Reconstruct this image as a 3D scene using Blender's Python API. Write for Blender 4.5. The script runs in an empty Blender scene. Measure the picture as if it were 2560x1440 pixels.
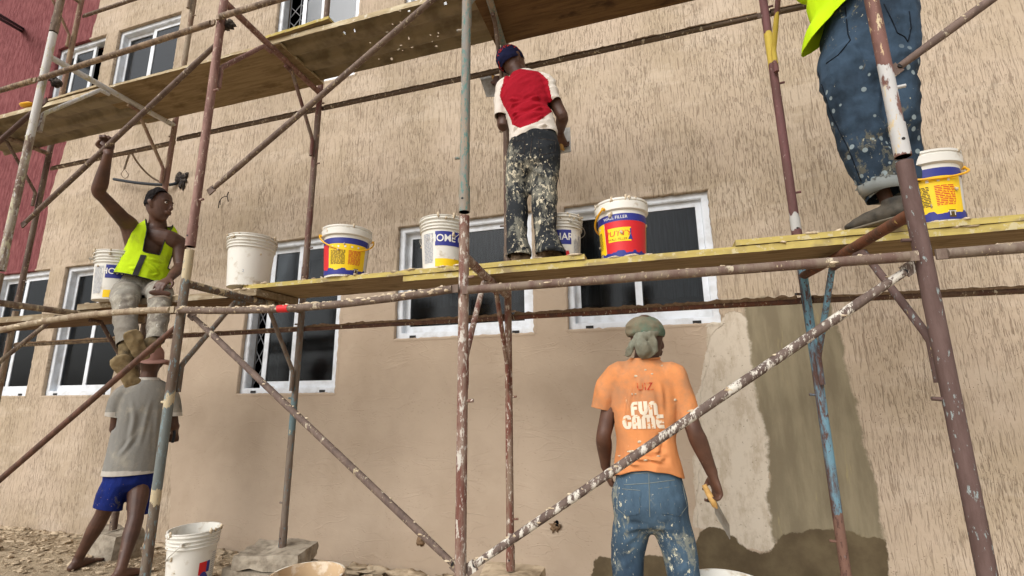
import bpy, bmesh, math, random
import numpy as np
from mathutils import Vector, Matrix, noise
from mathutils.bvhtree import BVHTree
R = math.radians
SC = bpy.context.scene
COL = SC.collection

# ------------------------------------------------------------------ camera
F_PX, PITCH, YAW, ROLL = 1180.0, R(12.1), R(16.81), R(-0.658)
CAM = Vector((0, -3.7, 1.45))
cp, sp, cy, sy = math.cos(PITCH), math.sin(PITCH), math.cos(YAW), math.sin(YAW)
cF = Vector((-sy*cp, cy*cp, sp))
_r0 = Vector((cy, sy, 0)); _u0 = _r0.cross(cF)
cR = math.cos(ROLL)*_r0 + math.sin(ROLL)*_u0
cU = -math.sin(ROLL)*_r0 + math.cos(ROLL)*_u0
cam = bpy.data.cameras.new('camera'); cam_o = bpy.data.objects.new('camera', cam); COL.objects.link(cam_o)
cam.sensor_width = 36; cam.lens = F_PX*36/2560; cam.clip_end = 500; cam.clip_start = 0.05
cam_o.matrix_world = Matrix(((cR.x, cU.x, -cF.x, CAM.x), (cR.y, cU.y, -cF.y, CAM.y), (cR.z, cU.z, -cF.z, CAM.z), (0, 0, 0, 1)))
SC.camera = cam_o

# ------------------------------------------------------------------ light (bright overcast)
SUN_EL, SUN_AZ = 40, 200          # azimuth clockwise from +y: behind the camera, a bit to its left
w = bpy.data.worlds.new('World'); SC.world = w; w.use_nodes = True
nt = w.node_tree; nt.nodes.clear()
out = nt.nodes.new('ShaderNodeOutputWorld'); bg = nt.nodes.new('ShaderNodeBackground')
sky = nt.nodes.new('ShaderNodeTexSky'); sky.sky_type = 'NISHITA'; sky.sun_disc = False
sky.sun_elevation = R(SUN_EL); sky.sun_rotation = R(SUN_AZ); sky.dust_density = 4.0; sky.air_density = 1.0; sky.ozone_density = 0.6
hs = nt.nodes.new('ShaderNodeHueSaturation'); hs.inputs['Saturation'].default_value = 0.22
nt.links.new(sky.outputs[0], hs.inputs['Color']); nt.links.new(hs.outputs[0], bg.inputs['Color'])
bg.inputs['Strength'].default_value = 0.148
nt.links.new(bg.outputs[0], out.inputs[0])
sun = bpy.data.lights.new('sun', 'SUN'); sun.energy = 1.1; sun.angle = R(35); sun.color = (1.0, 0.97, 0.93)
sun_o = bpy.data.objects.new('sun', sun); COL.objects.link(sun_o)
_sd = Vector((math.sin(R(SUN_AZ))*math.cos(R(SUN_EL)), math.cos(R(SUN_AZ))*math.cos(R(SUN_EL)), math.sin(R(SUN_EL))))
sun_o.rotation_euler = _sd.to_track_quat('Z', 'Y').to_euler()
SC.view_settings.view_transform = 'Standard'; SC.view_settings.look = 'None'
SC.view_settings.exposure = 0.27; SC.view_settings.gamma = 1.0

# ------------------------------------------------------------------ helpers
def ray(x, y): return (cR*(x-1280) - cU*(y-720) + cF*F_PX)/F_PX
def at(x, y, Y):                       # the point of plane y = Y seen at pixel (x, y) of the photograph
    d = ray(x, y); return CAM + d*((Y-CAM.y)/d.y)
def atz(x, y, z):
    d = ray(x, y); return CAM + d*((z-CAM.z)/d.z)
def proj(P):
    v = Vector(P)-CAM; k = v.dot(cF)
    return (1280+F_PX*v.dot(cR)/k, 720-F_PX*v.dot(cU)/k)
class Frame:                            # upright plane through a point, square to the horizontal view direction
    def __init__(s, P):
        s.P = Vector(P); h = Vector((P[0]-CAM.x, P[1]-CAM.y, 0)); s.f = h.normalized(); s.r = Vector((s.f.y, -s.f.x, 0))
    def __call__(s, x, y, off=0.0):     # off: metres towards the camera
        d = ray(x, y); k = ((s.P-CAM).dot(s.f)-off)/d.dot(s.f); return CAM + d*k

def tag(o, label=None, cat=None, group=None, kind=None):
    for k, v in (('label', label), ('category', cat), ('group', group), ('kind', kind)):
        if v: o[k] = v
    return o
def empty(name, loc, label, cat, group=None):
    o = bpy.data.objects.new(name, None); COL.objects.link(o); o.location = loc; o.empty_display_size = .1
    return tag(o, label, cat, group)

def smooth_poly(c): return c
class MB:
    def __init__(s): s.v = []; s.f = []; s.m = []; s.k = []
    def add(s, v, f, m=0, smooth=True):
        n = len(s.v); s.v += [tuple(p) for p in v]
        s.f += [tuple(i+n for i in q) for q in f]; s.m += [m]*len(f); s.k += [smooth]*len(f)
    def box(s, a, b, m=0):
        x0, y0, z0 = a; x1, y1, z1 = b
        v = [(x0,y0,z0),(x1,y0,z0),(x1,y1,z0),(x0,y1,z0),(x0,y0,z1),(x1,y0,z1),(x1,y1,z1),(x0,y1,z1)]
        s.add(v, [(0,3,2,1),(4,5,6,7),(0,1,5,4),(1,2,6,5),(2,3,7,6),(3,0,4,7)], m, False)
    def tube(s, pts, r, n=12, m=0, cap=True, jit=0.0, seed=0):
        pts = [Vector(p) for p in pts]; rs = r if isinstance(r, (list, tuple)) else [r]*len(pts)
        t0 = (pts[1]-pts[0]).normalized(); ref = t0.orthogonal().normalized(); V = []
        for i, p in enumerate(pts):
            if i == 0: t = t0
            elif i == len(pts)-1: t = (pts[i]-pts[i-1]).normalized()
            else: t = ((pts[i+1]-p).normalized()+(p-pts[i-1]).normalized()).normalized()
            ref = (ref-t*ref.dot(t)).normalized(); o = t.cross(ref)
            for j in range(n):
                a = 2*math.pi*j/n; rr = rs[i]
                if jit: rr += jit*noise.noise(Vector((p.x*14+seed, p.y*14+math.cos(a), p.z*14+math.sin(a))))
                V.append(p+ref*rr*math.cos(a)+o*rr*math.sin(a))
        Fc = [(i*n+j, i*n+(j+1) % n, (i+1)*n+(j+1) % n, (i+1)*n+j) for i in range(len(pts)-1) for j in range(n)]
        s.add(V, Fc, m)
        if cap:
            s.add(V[:n][::-1], [tuple(range(n))], m, False); s.add(V[-n:], [tuple(range(n))], m, False)
    def blob(s, c, rx, ry, rz, m=0, seed=0, amp=.3, n=8, k=5, fr=1.3):
        V = []; c = Vector(c)
        for i in range(k+1):
            th = math.pi*i/k
            for j in range(n):
                ph = 2*math.pi*j/n
                d = Vector((math.sin(th)*math.cos(ph), math.sin(th)*math.sin(ph), math.cos(th)))
                q = 1+amp*noise.noise(d*fr+Vector((seed*3.7, seed*1.3, seed*.7)))*2
                V.append((c.x+d.x*rx*q, c.y+d.y*ry*q, c.z+d.z*rz*q))
        s.add(V, [(i*n+j, (i+1)*n+j, (i+1)*n+(j+1) % n, i*n+(j+1) % n) for i in range(k) for j in range(n)], m)
    def build(s, name, mats, parent=None, origin=None):
        me = bpy.data.meshes.new(name)
        o0 = Vector(origin) if origin is not None else (parent_loc(parent) if parent else Vector((0, 0, 0)))
        v = np.array(s.v, dtype=float)-np.array(o0)
        me.from_pydata(v.tolist(), [], s.f)
        for m in (mats if isinstance(mats, (list, tuple)) else [mats]): me.materials.append(m)
        me.polygons.foreach_set('material_index', s.m); me.polygons.foreach_set('use_smooth', s.k); me.update()
        o = bpy.data.objects.new(name, me); COL.objects.link(o)
        if parent: o.parent = parent
        else: o.location = o0
        return o
def parent_loc(p):
    L = Vector((0, 0, 0))
    while p: L += p.location; p = p.parent
    return L

def loft(path, ref, n=16, sub=4, cap=True):
    """closed smooth limb: path = [(point, half width along ref, half width across)]"""
    P = [Vector(p[0]) for p in path]; A = [p[1] for p in path]; B = [p[2] for p in path]
    def cr(f, i, t):
        a = f[max(i-1, 0)]; b = f[i]; c = f[i+1]; d = f[min(i+2, len(f)-1)]
        return b + (c-a)*(.5*t) + (a*1.0-b*2.5+c*2.0-d*.5)*(t*t) + (b*1.5-a*.5-c*1.5+d*.5)*(t*t*t)
    pts, aa, bb = [], [], []
    for i in range(len(P)-1):
        for q in range(sub):
            t = q/sub; pts.append(cr(P, i, t)); aa.append(max(cr(A, i, t), .002)); bb.append(max(cr(B, i, t), .002))
    pts.append(P[-1]); aa.append(A[-1]); bb.append(B[-1])
    if cap:
        t0 = (pts[0]-pts[1]).normalized(); t1 = (pts[-1]-pts[-2]).normalized(); r0 = min(aa[0], bb[0])*.6; r1 = min(aa[-1], bb[-1])*.6
        pts = [pts[0]+t0*r0, pts[0]+t0*r0*.75]+pts+[pts[-1]+t1*r1*.75, pts[-1]+t1*r1]
        aa = [aa[0]*.1, aa[0]*.66]+aa+[aa[-1]*.66, aa[-1]*.1]; bb = [bb[0]*.1, bb[0]*.66]+bb+[bb[-1]*.66, bb[-1]*.1]
    V = []; ref = Vector(ref)
    for i, p in enumerate(pts):
        t = (pts[min(i+1, len(pts)-1)]-pts[max(i-1, 0)]).normalized()
        s = (ref-t*ref.dot(t)); s = s.normalized() if s.length > 1e-4 else t.orthogonal().normalized(); o = t.cross(s)
        for j in range(n):
            a = 2*math.pi*j/n; V.append(p+s*aa[i]*math.cos(a)+o*bb[i]*math.sin(a))
    Fc = [(i*n+j, i*n+(j+1) % n, (i+1)*n+(j+1) % n, (i+1)*n+j) for i in range(len(pts)-1) for j in range(n)]
    Fc += [tuple(range(n))[::-1], tuple((len(pts)-1)*n+j for j in range(n))]
    return V, Fc
def ball(c, r, up=(0, 0, 1)):
    c = Vector(c); rx, ry, rz = (r, r, r) if not isinstance(r, (tuple, list)) else r
    V = []; n = 12; k = 8
    for i in range(k+1):
        th = math.pi*(i+.02)/(k+.04)
        for j in range(n):
            ph = 2*math.pi*j/n; V.append(c+Vector((rx*math.sin(th)*math.cos(ph), ry*math.sin(th)*math.sin(ph), rz*math.cos(th))))
    return V, [(i*n+j, (i+1)*n+j, (i+1)*n+(j+1) % n, i*n+(j+1) % n) for i in range(k) for j in range(n)]+[tuple(range(n))[::1], tuple(k*n+j for j in range(n))[::-1]]

def melt(parts, voxel=.008, smooth=3, iters=.5):
    """union of closed shapes -> one continuous smooth mesh (verts, faces)"""
    mb = MB()
    for V, Fc in parts: mb.add(V, Fc)
    me = bpy.data.meshes.new('tmp'); me.from_pydata(mb.v, [], mb.f)
    bm = bmesh.new(); bm.from_mesh(me); bmesh.ops.recalc_face_normals(bm, faces=bm.faces); bm.to_mesh(me); bm.free()
    o = bpy.data.objects.new('tmp', me); COL.objects.link(o)
    m = o.modifiers.new('r', 'REMESH'); m.mode = 'VOXEL'; m.voxel_size = voxel; m.use_smooth_shade = True
    s = o.modifiers.new('s', 'SMOOTH'); s.factor = iters; s.iterations = smooth
    dg = bpy.context.evaluated_depsgraph_get(); dg.update()
    m2 = bpy.data.meshes.new_from_object(o.evaluated_get(dg))
    V = np.zeros(len(m2.vertices)*3); m2.vertices.foreach_get('co', V); N = np.zeros(len(m2.vertices)*3); m2.vertices.foreach_get('normal', N)
    Fc = [tuple(p.vertices) for p in m2.polygons]
    bpy.data.objects.remove(o); bpy.data.meshes.remove(me); bpy.data.meshes.remove(m2)
    return V.reshape(-1, 3), N.reshape(-1, 3), Fc

def wrinkle(V, N, amp=.006, sc=(6, 6, 14), folds=(), seed=0, rot=None):
    """cloth creases: ridged noise plus single folds (p0, p1, height, width)"""
    D = np.zeros(len(V))
    for i, p in enumerate(V):
        q = Vector((p[0]*sc[0]+seed, p[1]*sc[1], p[2]*sc[2]))
        if rot: q = Vector(((p[0]*rot[0]+p[2]*rot[1])*sc[0]+seed, p[1]*sc[1], (-p[0]*rot[1]+p[2]*rot[0])*sc[2]))
        a = noise.noise(q); b = noise.noise(q*2.3+Vector((9, 3, 1)))
        D[i] = amp*((1-abs(a)*2.6)*.8 - .4 + b*.45)
    for p0, p1, h, wd in folds:
        p0 = np.array(p0); d = np.array(p1)-p0; L = (d@d)
        t = np.clip(((V-p0)@d)/L, 0, 1); dist = np.linalg.norm(V-(p0+t[:, None]*d), axis=1)
        D += h*np.exp(-(dist/wd)**2)*np.sin(np.pi*np.clip(t*.9+.05, 0, 1)) - .5*h*np.exp(-((dist-1.8*wd)/wd)**2)*np.sin(np.pi*np.clip(t, .02, .98))
    return V+N*D[:, None]

def cut(V, Fc, cuts):
    """open the cloth at hems: cuts = [(point, outward normal, radius)]"""
    bm = bmesh.new(); bv = [bm.verts.new(v) for v in V]
    for f in Fc:
        try: bm.faces.new([bv[i] for i in f])
        except ValueError: pass
    for p, nn, rad, *ok in cuts:
        ok = ok[0] if ok else (lambda c: True); p = Vector(p); nn = Vector(nn).normalized()
        fs = [f for f in bm.faces if (f.calc_center_median()-p).length < rad and ok(f.calc_center_median())]
        ge = set(); [ge.update(f.edges) for f in fs]; gv = set(); [gv.update(f.verts) for f in fs]
        bmesh.ops.bisect_plane(bm, geom=list(gv)+list(ge)+fs, plane_co=p, plane_no=nn)
        kill = [f for f in bm.faces if (f.calc_center_median()-p).length < rad and (f.calc_center_median()-p).dot(nn) > 1e-4 and ok(f.calc_center_median())]
        bmesh.ops.delete(bm, geom=kill, context='FACES')
    bm.normal_update(); bmesh.ops.delete(bm, geom=[v for v in bm.verts if not v.link_faces], context='VERTS')
    bm.verts.index_update()
    V2 = [v.co.copy() for v in bm.verts]; F2 = [tuple(v.index for v in f.verts) for f in bm.faces]
    edges = [(e.verts[0].co.copy(), e.verts[1].co.copy()) for e in bm.edges if e.is_boundary]
    bm.free(); return V2, F2, edges
def cloth_obj(name, V, Fc, mats, parent, thick=.003, matfn=None):
    mb = MB(); mb.add(V, Fc)
    if matfn: mb.m = [matfn(sum((Vector(V[i]) for i in f), Vector())/len(f)) for f in Fc]
    o = mb.build(name, mats, parent)
    if thick:
        s = o.modifiers.new('thickness', 'SOLIDIFY'); s.thickness = thick; s.offset = -1
    return o
def bvh(V, Fc): return BVHTree.FromPolygons([tuple(v) for v in V], Fc)

def text_geo(s, size=1.0, bold=0.0, sub=1, wx=1.0, sp=1.0):
    cu = bpy.data.curves.new('t', 'FONT'); cu.body = s; cu.size = size; cu.offset = bold; cu.space_character = sp; cu.align_x = 'CENTER'; cu.align_y = 'CENTER'
    o = bpy.data.objects.new('t', cu); COL.objects.link(o); dg = bpy.context.evaluated_depsgraph_get(); dg.update()
    me = bpy.data.meshes.new_from_object(o.evaluated_get(dg))
    bm = bmesh.new(); bm.from_mesh(me); bmesh.ops.triangulate(bm, faces=bm.faces)
    for _ in range(sub): bmesh.ops.subdivide_edges(bm, edges=[e for e in bm.edges if e.calc_length() > .012], cuts=1)
    bm.verts.index_update()
    V = [(v.co.x*wx, v.co.y) for v in bm.verts]; Fc = [tuple(v.index for v in f.verts) for f in bm.faces]; bm.free()
    bpy.data.objects.remove(o); bpy.data.meshes.remove(me); return V, Fc
def retro_letters(word, h, gap=.06):
    """heavy rounded letters with thin slits, as small square cells"""
    W = dict(F=.78, U=.98, N=.98, G=1.0, A=.98, M=1.42, E=.86); X = 0; cells = []; n = 22
    def rr(x, y, w, tl, tr, bl, br):      # box with chosen rounded corners
        if not (0 <= x <= w and 0 <= y <= 1): return False
        for on, cx_, cy_, sx, sy in ((tl, 0, 1, 1, -1), (tr, w, 1, -1, -1), (bl, 0, 0, 1, 1), (br, w, 0, -1, 1)):
            if on:
                dx = (cx_+sx*on-x)*sx; dy = (cy_+sy*on-y)*sy
                if dx > 0 and dy > 0 and dx*dx+dy*dy > on*on: return False
        return True
    def ins(c, x, y, w):
        if c == 'F': return (rr(x, y, w, .4, 0, 0, 0) and (x < .36 or y > .76 or (.42 < y < .64 and x < w*.9)))
        if c == 'U': return rr(x, y, w, 0, 0, .45, .45) and not (abs(x-w/2) < .09 and y > .26)
        if c == 'N': return rr(x, y, w, .45, .45, 0, 0) and not (abs(x-w/2) < .09 and y < .74)
        if c == 'G': return rr(x, y, w, .5, .3, .5, .35) and not (abs(x-w*.52) < .07 and .24 < y < .76) and not (x > w*.5 and .52 < y < .66)
        if c == 'A': return rr(x, y, w, .45, .45, 0, 0) and not (abs(x-w/2) < .08 and (y < .24 or .44 < y < .76))
        if c == 'M': return rr(x, y, w, .42, .42, 0, 0) and not (min(abs(x-w/3), abs(x-w*2/3)) < .06 and y < .76)
        if c == 'E': return rr(x, y, w, .45, 0, .45, 0) and not (x > .38 and (.28 < y < .38 or .62 < y < .72))
    V, F_ = [], []; tot = sum(W[c] for c in word)+gap*(len(word)-1)
    for c in word:
        w = W[c]; nx_ = int(n*w); idx = {}
        for j in range(n):
            for i in range(nx_):
                if ins(c, (i+.5)/nx_*w, (j+.5)/n, w):
                    q = []
                    for a, b in ((i, j), (i+1, j), (i+1, j+1), (i, j+1)):
                        if (a, b) not in idx: idx[(a, b)] = len(V); V.append(((X+a/nx_*w-tot/2)*h*.68, (b/n-.5)*h))
                        q.append(idx[(a, b)])
                    F_.append(tuple(q))
        X += w+gap
    return V, F_
def smooth_edge(V, Fc, it=6):
    cnt = {}
    for f in Fc:
        for i in range(len(f)): k = tuple(sorted((f[i], f[(i+1) % len(f)]))); cnt[k] = cnt.get(k, 0)+1
    nb = {}
    for (a, b), c in cnt.items():
        if c == 1: nb.setdefault(a, []).append(b); nb.setdefault(b, []).append(a)
    V = [Vector(v) for v in V]
    for _ in range(it):
        new = {a: (V[a]*.4+(sum((V[b] for b in bs), Vector())/len(bs))*.6) for a, bs in nb.items() if len(bs) == 2}
        for a, v in new.items(): V[a] = v
    return V
def grid_geo(poly_or_rect, nx=8, ny=8):
    x0, y0, x1, y1 = poly_or_rect
    V = [(x0+(x1-x0)*i/nx, y0+(y1-y0)*j/ny) for j in range(ny+1) for i in range(nx+1)]
    return V, [(j*(nx+1)+i, j*(nx+1)+i+1, (j+1)*(nx+1)+i+1, (j+1)*(nx+1)+i) for j in range(ny) for i in range(nx)]
def inpoly(x, y, P):
    c = False; j = len(P)-1
    for i in range(len(P)):
        if (P[i][1] > y) != (P[j][1] > y) and x < (P[j][0]-P[i][0])*(y-P[i][1])/(P[j][1]-P[i][1])+P[i][0]: c = not c
        j = i
    return c

# ------------------------------------------------------------------ materials
def lin(r, g, b): return tuple(((c/255)/12.92 if c/255 <= .04045 else ((c/255+.055)/1.055)**2.4) for c in (r, g, b))+(1,)
class Mat:
    def __init__(s, name, rough=.8, spec=.3):
        s.m = bpy.data.materials.new(name); s.m.use_nodes = True; s.t = s.m.node_tree; s.N = s.t.nodes; s.L = s.t.links
        s.b = s.N['Principled BSDF']; s.b.inputs['Roughness'].default_value = rough; s.b.inputs['Specular IOR Level'].default_value = spec
        s.co = s.N.new('ShaderNodeTexCoord').outputs['Object']
    def node(s, t, **kw):
        n = s.N.new(t)
        for k, v in kw.items(): setattr(n, k, v)
        return n
    def link(s, a, b): s.L.new(a, b); return b
    def mapc(s, scale=(1, 1, 1), loc=(0, 0, 0), rot=(0, 0, 0), src=None):
        n = s.node('ShaderNodeMapping'); n.inputs['Scale'].default_value = scale; n.inputs['Location'].default_value = loc; n.inputs['Rotation'].default_value = rot
        s.L.new(src or s.co, n.inputs['Vector']); return n.outputs[0]
    def noise(s, scale=5, detail=4, rough=.55, vec=None, dist=0.0):
        n = s.node('ShaderNodeTexNoise'); n.inputs['Scale'].default_value = scale; n.inputs['Detail'].default_value = detail
        n.inputs['Roughness'].default_value = rough; n.inputs['Distortion'].default_value = dist
        s.L.new(vec or s.co, n.inputs['Vector']); return n.outputs['Fac']
    def voro(s, scale=5, vec=None, rnd=1.0, feat='F1', out='Distance'):
        n = s.node('ShaderNodeTexVoronoi'); n.feature = feat; n.inputs['Scale'].default_value = scale; n.inputs['Randomness'].default_value = rnd
        s.L.new(vec or s.co, n.inputs['Vector']); return n.outputs[out]
    def ramp(s, fac, a, b, inv=False):         # smoothstep
        n = s.node('ShaderNodeMapRange'); n.interpolation_type = 'SMOOTHSTEP'
        n.inputs['From Min'].default_value = a; n.inputs['From Max'].default_value = b
        if inv: n.inputs['To Min'].default_value = 1; n.inputs['To Max'].default_value = 0
        s.L.new(fac, n.inputs['Value']); return n.outputs[0]
    def math(s, op, a, b=None, c=None):
        n = s.node('ShaderNodeMath'); n.operation = op
        for i, x in enumerate((a, b, c)):
            if x is None: continue
            if isinstance(x, (int, float)): n.inputs[i].default_value = x
            else: s.L.new(x, n.inputs[i])
        return n.outputs[0]
    def mix(s, fac, a, b):
        n = s.node('ShaderNodeMix'); n.data_type = 'RGBA'
        for sock, x in ((n.inputs[0], fac), (n.inputs[6], a), (n.inputs[7], b)):
            if isinstance(x, (int, float)): sock.default_value = x
            elif isinstance(x, tuple): sock.default_value = x
            else: s.L.new(x, sock)
        return n.outputs[2]
    def sep(s, vec=None):
        n = s.node('ShaderNodeSeparateXYZ'); s.L.new(vec or s.co, n.inputs[0]); return n.outputs
    def bump(s, h, strength=.5, dist=.01, prev=None):
        n = s.node('ShaderNodeBump'); n.inputs['Strength'].default_value = strength; n.inputs['Distance'].default_value = dist
        s.L.new(h, n.inputs['Height'])
        if prev is not None: s.L.new(prev, n.inputs['Normal'])
        return n.outputs[0]
    def done(s, col=None, normal=None, rough=None):
        if col is not None:
            if isinstance(col, tuple): s.b.inputs['Base Color'].default_value = col
            else: s.L.new(col, s.b.inputs['Base Color'])
        if normal is not None: s.L.new(normal, s.b.inputs['Normal'])
        if rough is not None: s.L.new(rough, s.b.inputs['Roughness'])
        return s.m

_pn = [0]
def m_pipe(base, rust, flake=None, fl=.62, splat=None, sl=.63, bands=(), rough=.75, rl=.5):
    """old painted scaffold tube: base paint, rust, flakes, plaster splashes; bands = (z0, z1, colour)"""
    _pn[0] += 1; k = _pn[0]*3.17
    m = Mat('old_pipe_paint', rough, .35); v = m.mapc((1, 1, .22), (k, k*.7, k*.3))
    n1 = m.noise(18, 8, .72, v); c = m.mix(m.ramp(n1, rl-.09, rl+.10), base, rust)
    z = m.sep()[2]; jz = m.math('ADD', z, m.math('MULTIPLY', m.math('SUBTRACT', m.noise(16, 5, .6, v), .5), .22))
    for z0, z1, bc in bands:
        f = m.math('MULTIPLY', m.math('GREATER_THAN', jz, z0), m.math('LESS_THAN', jz, z1))
        f = m.math('MULTIPLY', f, m.ramp(m.noise(14, 5, .6, m.mapc((1, 1, .35), (k*2, 5, 1))), .36, .40))
        c = m.mix(f, c, bc)
    if flake:
        c = m.mix(m.ramp(m.noise(60, 6, .7, m.mapc((1, 1, .35), (k, 3, k))), fl, fl+.04), c, flake)
    n3 = m.noise(24, 7, .72, m.mapc((1, 1, .35), (5, k, 2)))
    if splat: c = m.mix(m.ramp(n3, sl, sl+.03), c, splat)
    c = m.mix(m.math('MULTIPLY', m.noise(5, 3, .5, v), .35), c, lin(96, 84, 74))
    h = m.math('ADD', m.math('MULTIPLY', n1, .5), n3)
    return m.done(c, m.bump(h, .6, .006))
def m_cloth(name, col, col2=None, seed=0, weave=900, rough=.92, dirt=None, dl=.6, var=.25):
    m = Mat(name, rough, .15); v = m.mapc((1, 1, 1), (seed, seed*.3, 0))
    n = m.noise(3.2, 5, .6, v); c = m.mix(m.math('MULTIPLY', n, var*2), col, col2 or tuple(x*.7 for x in col[:3])+(1,))
    if dirt:
        c = m.mix(m.math('MULTIPLY', m.ramp(m.noise(7, 6, .65, m.mapc((1, 1, .8), (seed+4, 1, 2))), dl-.08, dl+.12), .8), c, dirt)
    b = m.bump(m.noise(weave, 2, .5), .25, .0015); b = m.bump(m.noise(22, 4, .55, v), .35, .010, b)
    return m.done(c, b)
def m_paintpants(name, base, base2, s1, s2, amt=.58, dots=None, seed=0, fine=.62, soft=.05):
    m = Mat(name, .88, .2); v = m.mapc((1.25, 1, .8), (seed, 2*seed, 1))
    c = m.mix(m.ramp(m.noise(4, 5, .6, v), .35, .65), base, base2)
    big = m.noise(3.0, 2, .5, m.mapc((1, 1, 1), (seed+7, 0, 3)))
    n = m.noise(17, 7, .72, v, .6); f = m.ramp(m.math('ADD', n, m.math('MULTIPLY', m.math('SUBTRACT', big, .5), .6)), amt, amt+soft)
    c = m.mix(m.math('MULTIPLY', f, .85), c, s1)
    n2 = m.noise(62, 5, .65, m.mapc((1, 1, .6), (seed, 3, 1))); f2 = m.ramp(m.math('ADD', n2, m.math('MULTIPLY', m.math('SUBTRACT', big, .5), .35)), fine, fine+.03); c = m.mix(f2, c, s2)
    if dots:
        vd = m.voro(dots[0], m.mapc((1, 1, 1), (seed, 0, 0)), .75); zz = m.sep()[2]
        fd = m.math('MULTIPLY', m.ramp(vd, dots[1]*.8, dots[1], True), m.ramp(zz, dots[2], dots[2]+.15, True))
        c = m.mix(m.math('MULTIPLY', fd, .8), c, dots[3])
    b = m.bump(m.noise(700, 2), .25, .001); b = m.bump(m.noise(24, 5, .6, v), .5, .012, b)
    return m.done(c, b)
def m_plain(name, col, rough=.6, spec=.4, nz=0, nsc=30, bump=.2, col2=None, lo=.4, hi=.7):
    m = Mat(name, rough, spec); c = col
    if col2: c = m.mix(m.ramp(m.noise(nsc, 5, .6), lo, hi), col, col2)
    return m.done(c, m.bump(m.noise(nsc*1.5, 4), bump, .004) if bump else None)
def m_skin(name='dark_brown_skin', k=1.0, dust=0.0):
    m = Mat(name, .52, .45); v = m.co
    c = m.mix(m.ramp(m.noise(9, 4, .5), .3, .7), tuple(x*k for x in lin(72, 48, 38)[:3])+(1,), tuple(x*k for x in lin(98, 67, 52)[:3])+(1,))
    if dust: c = m.mix(m.ramp(m.noise(15, 6, .7), .70-dust, .78-dust), c, lin(170, 150, 130))
    return m.done(c, m.bump(m.noise(120, 3), .25, .002))

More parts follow.
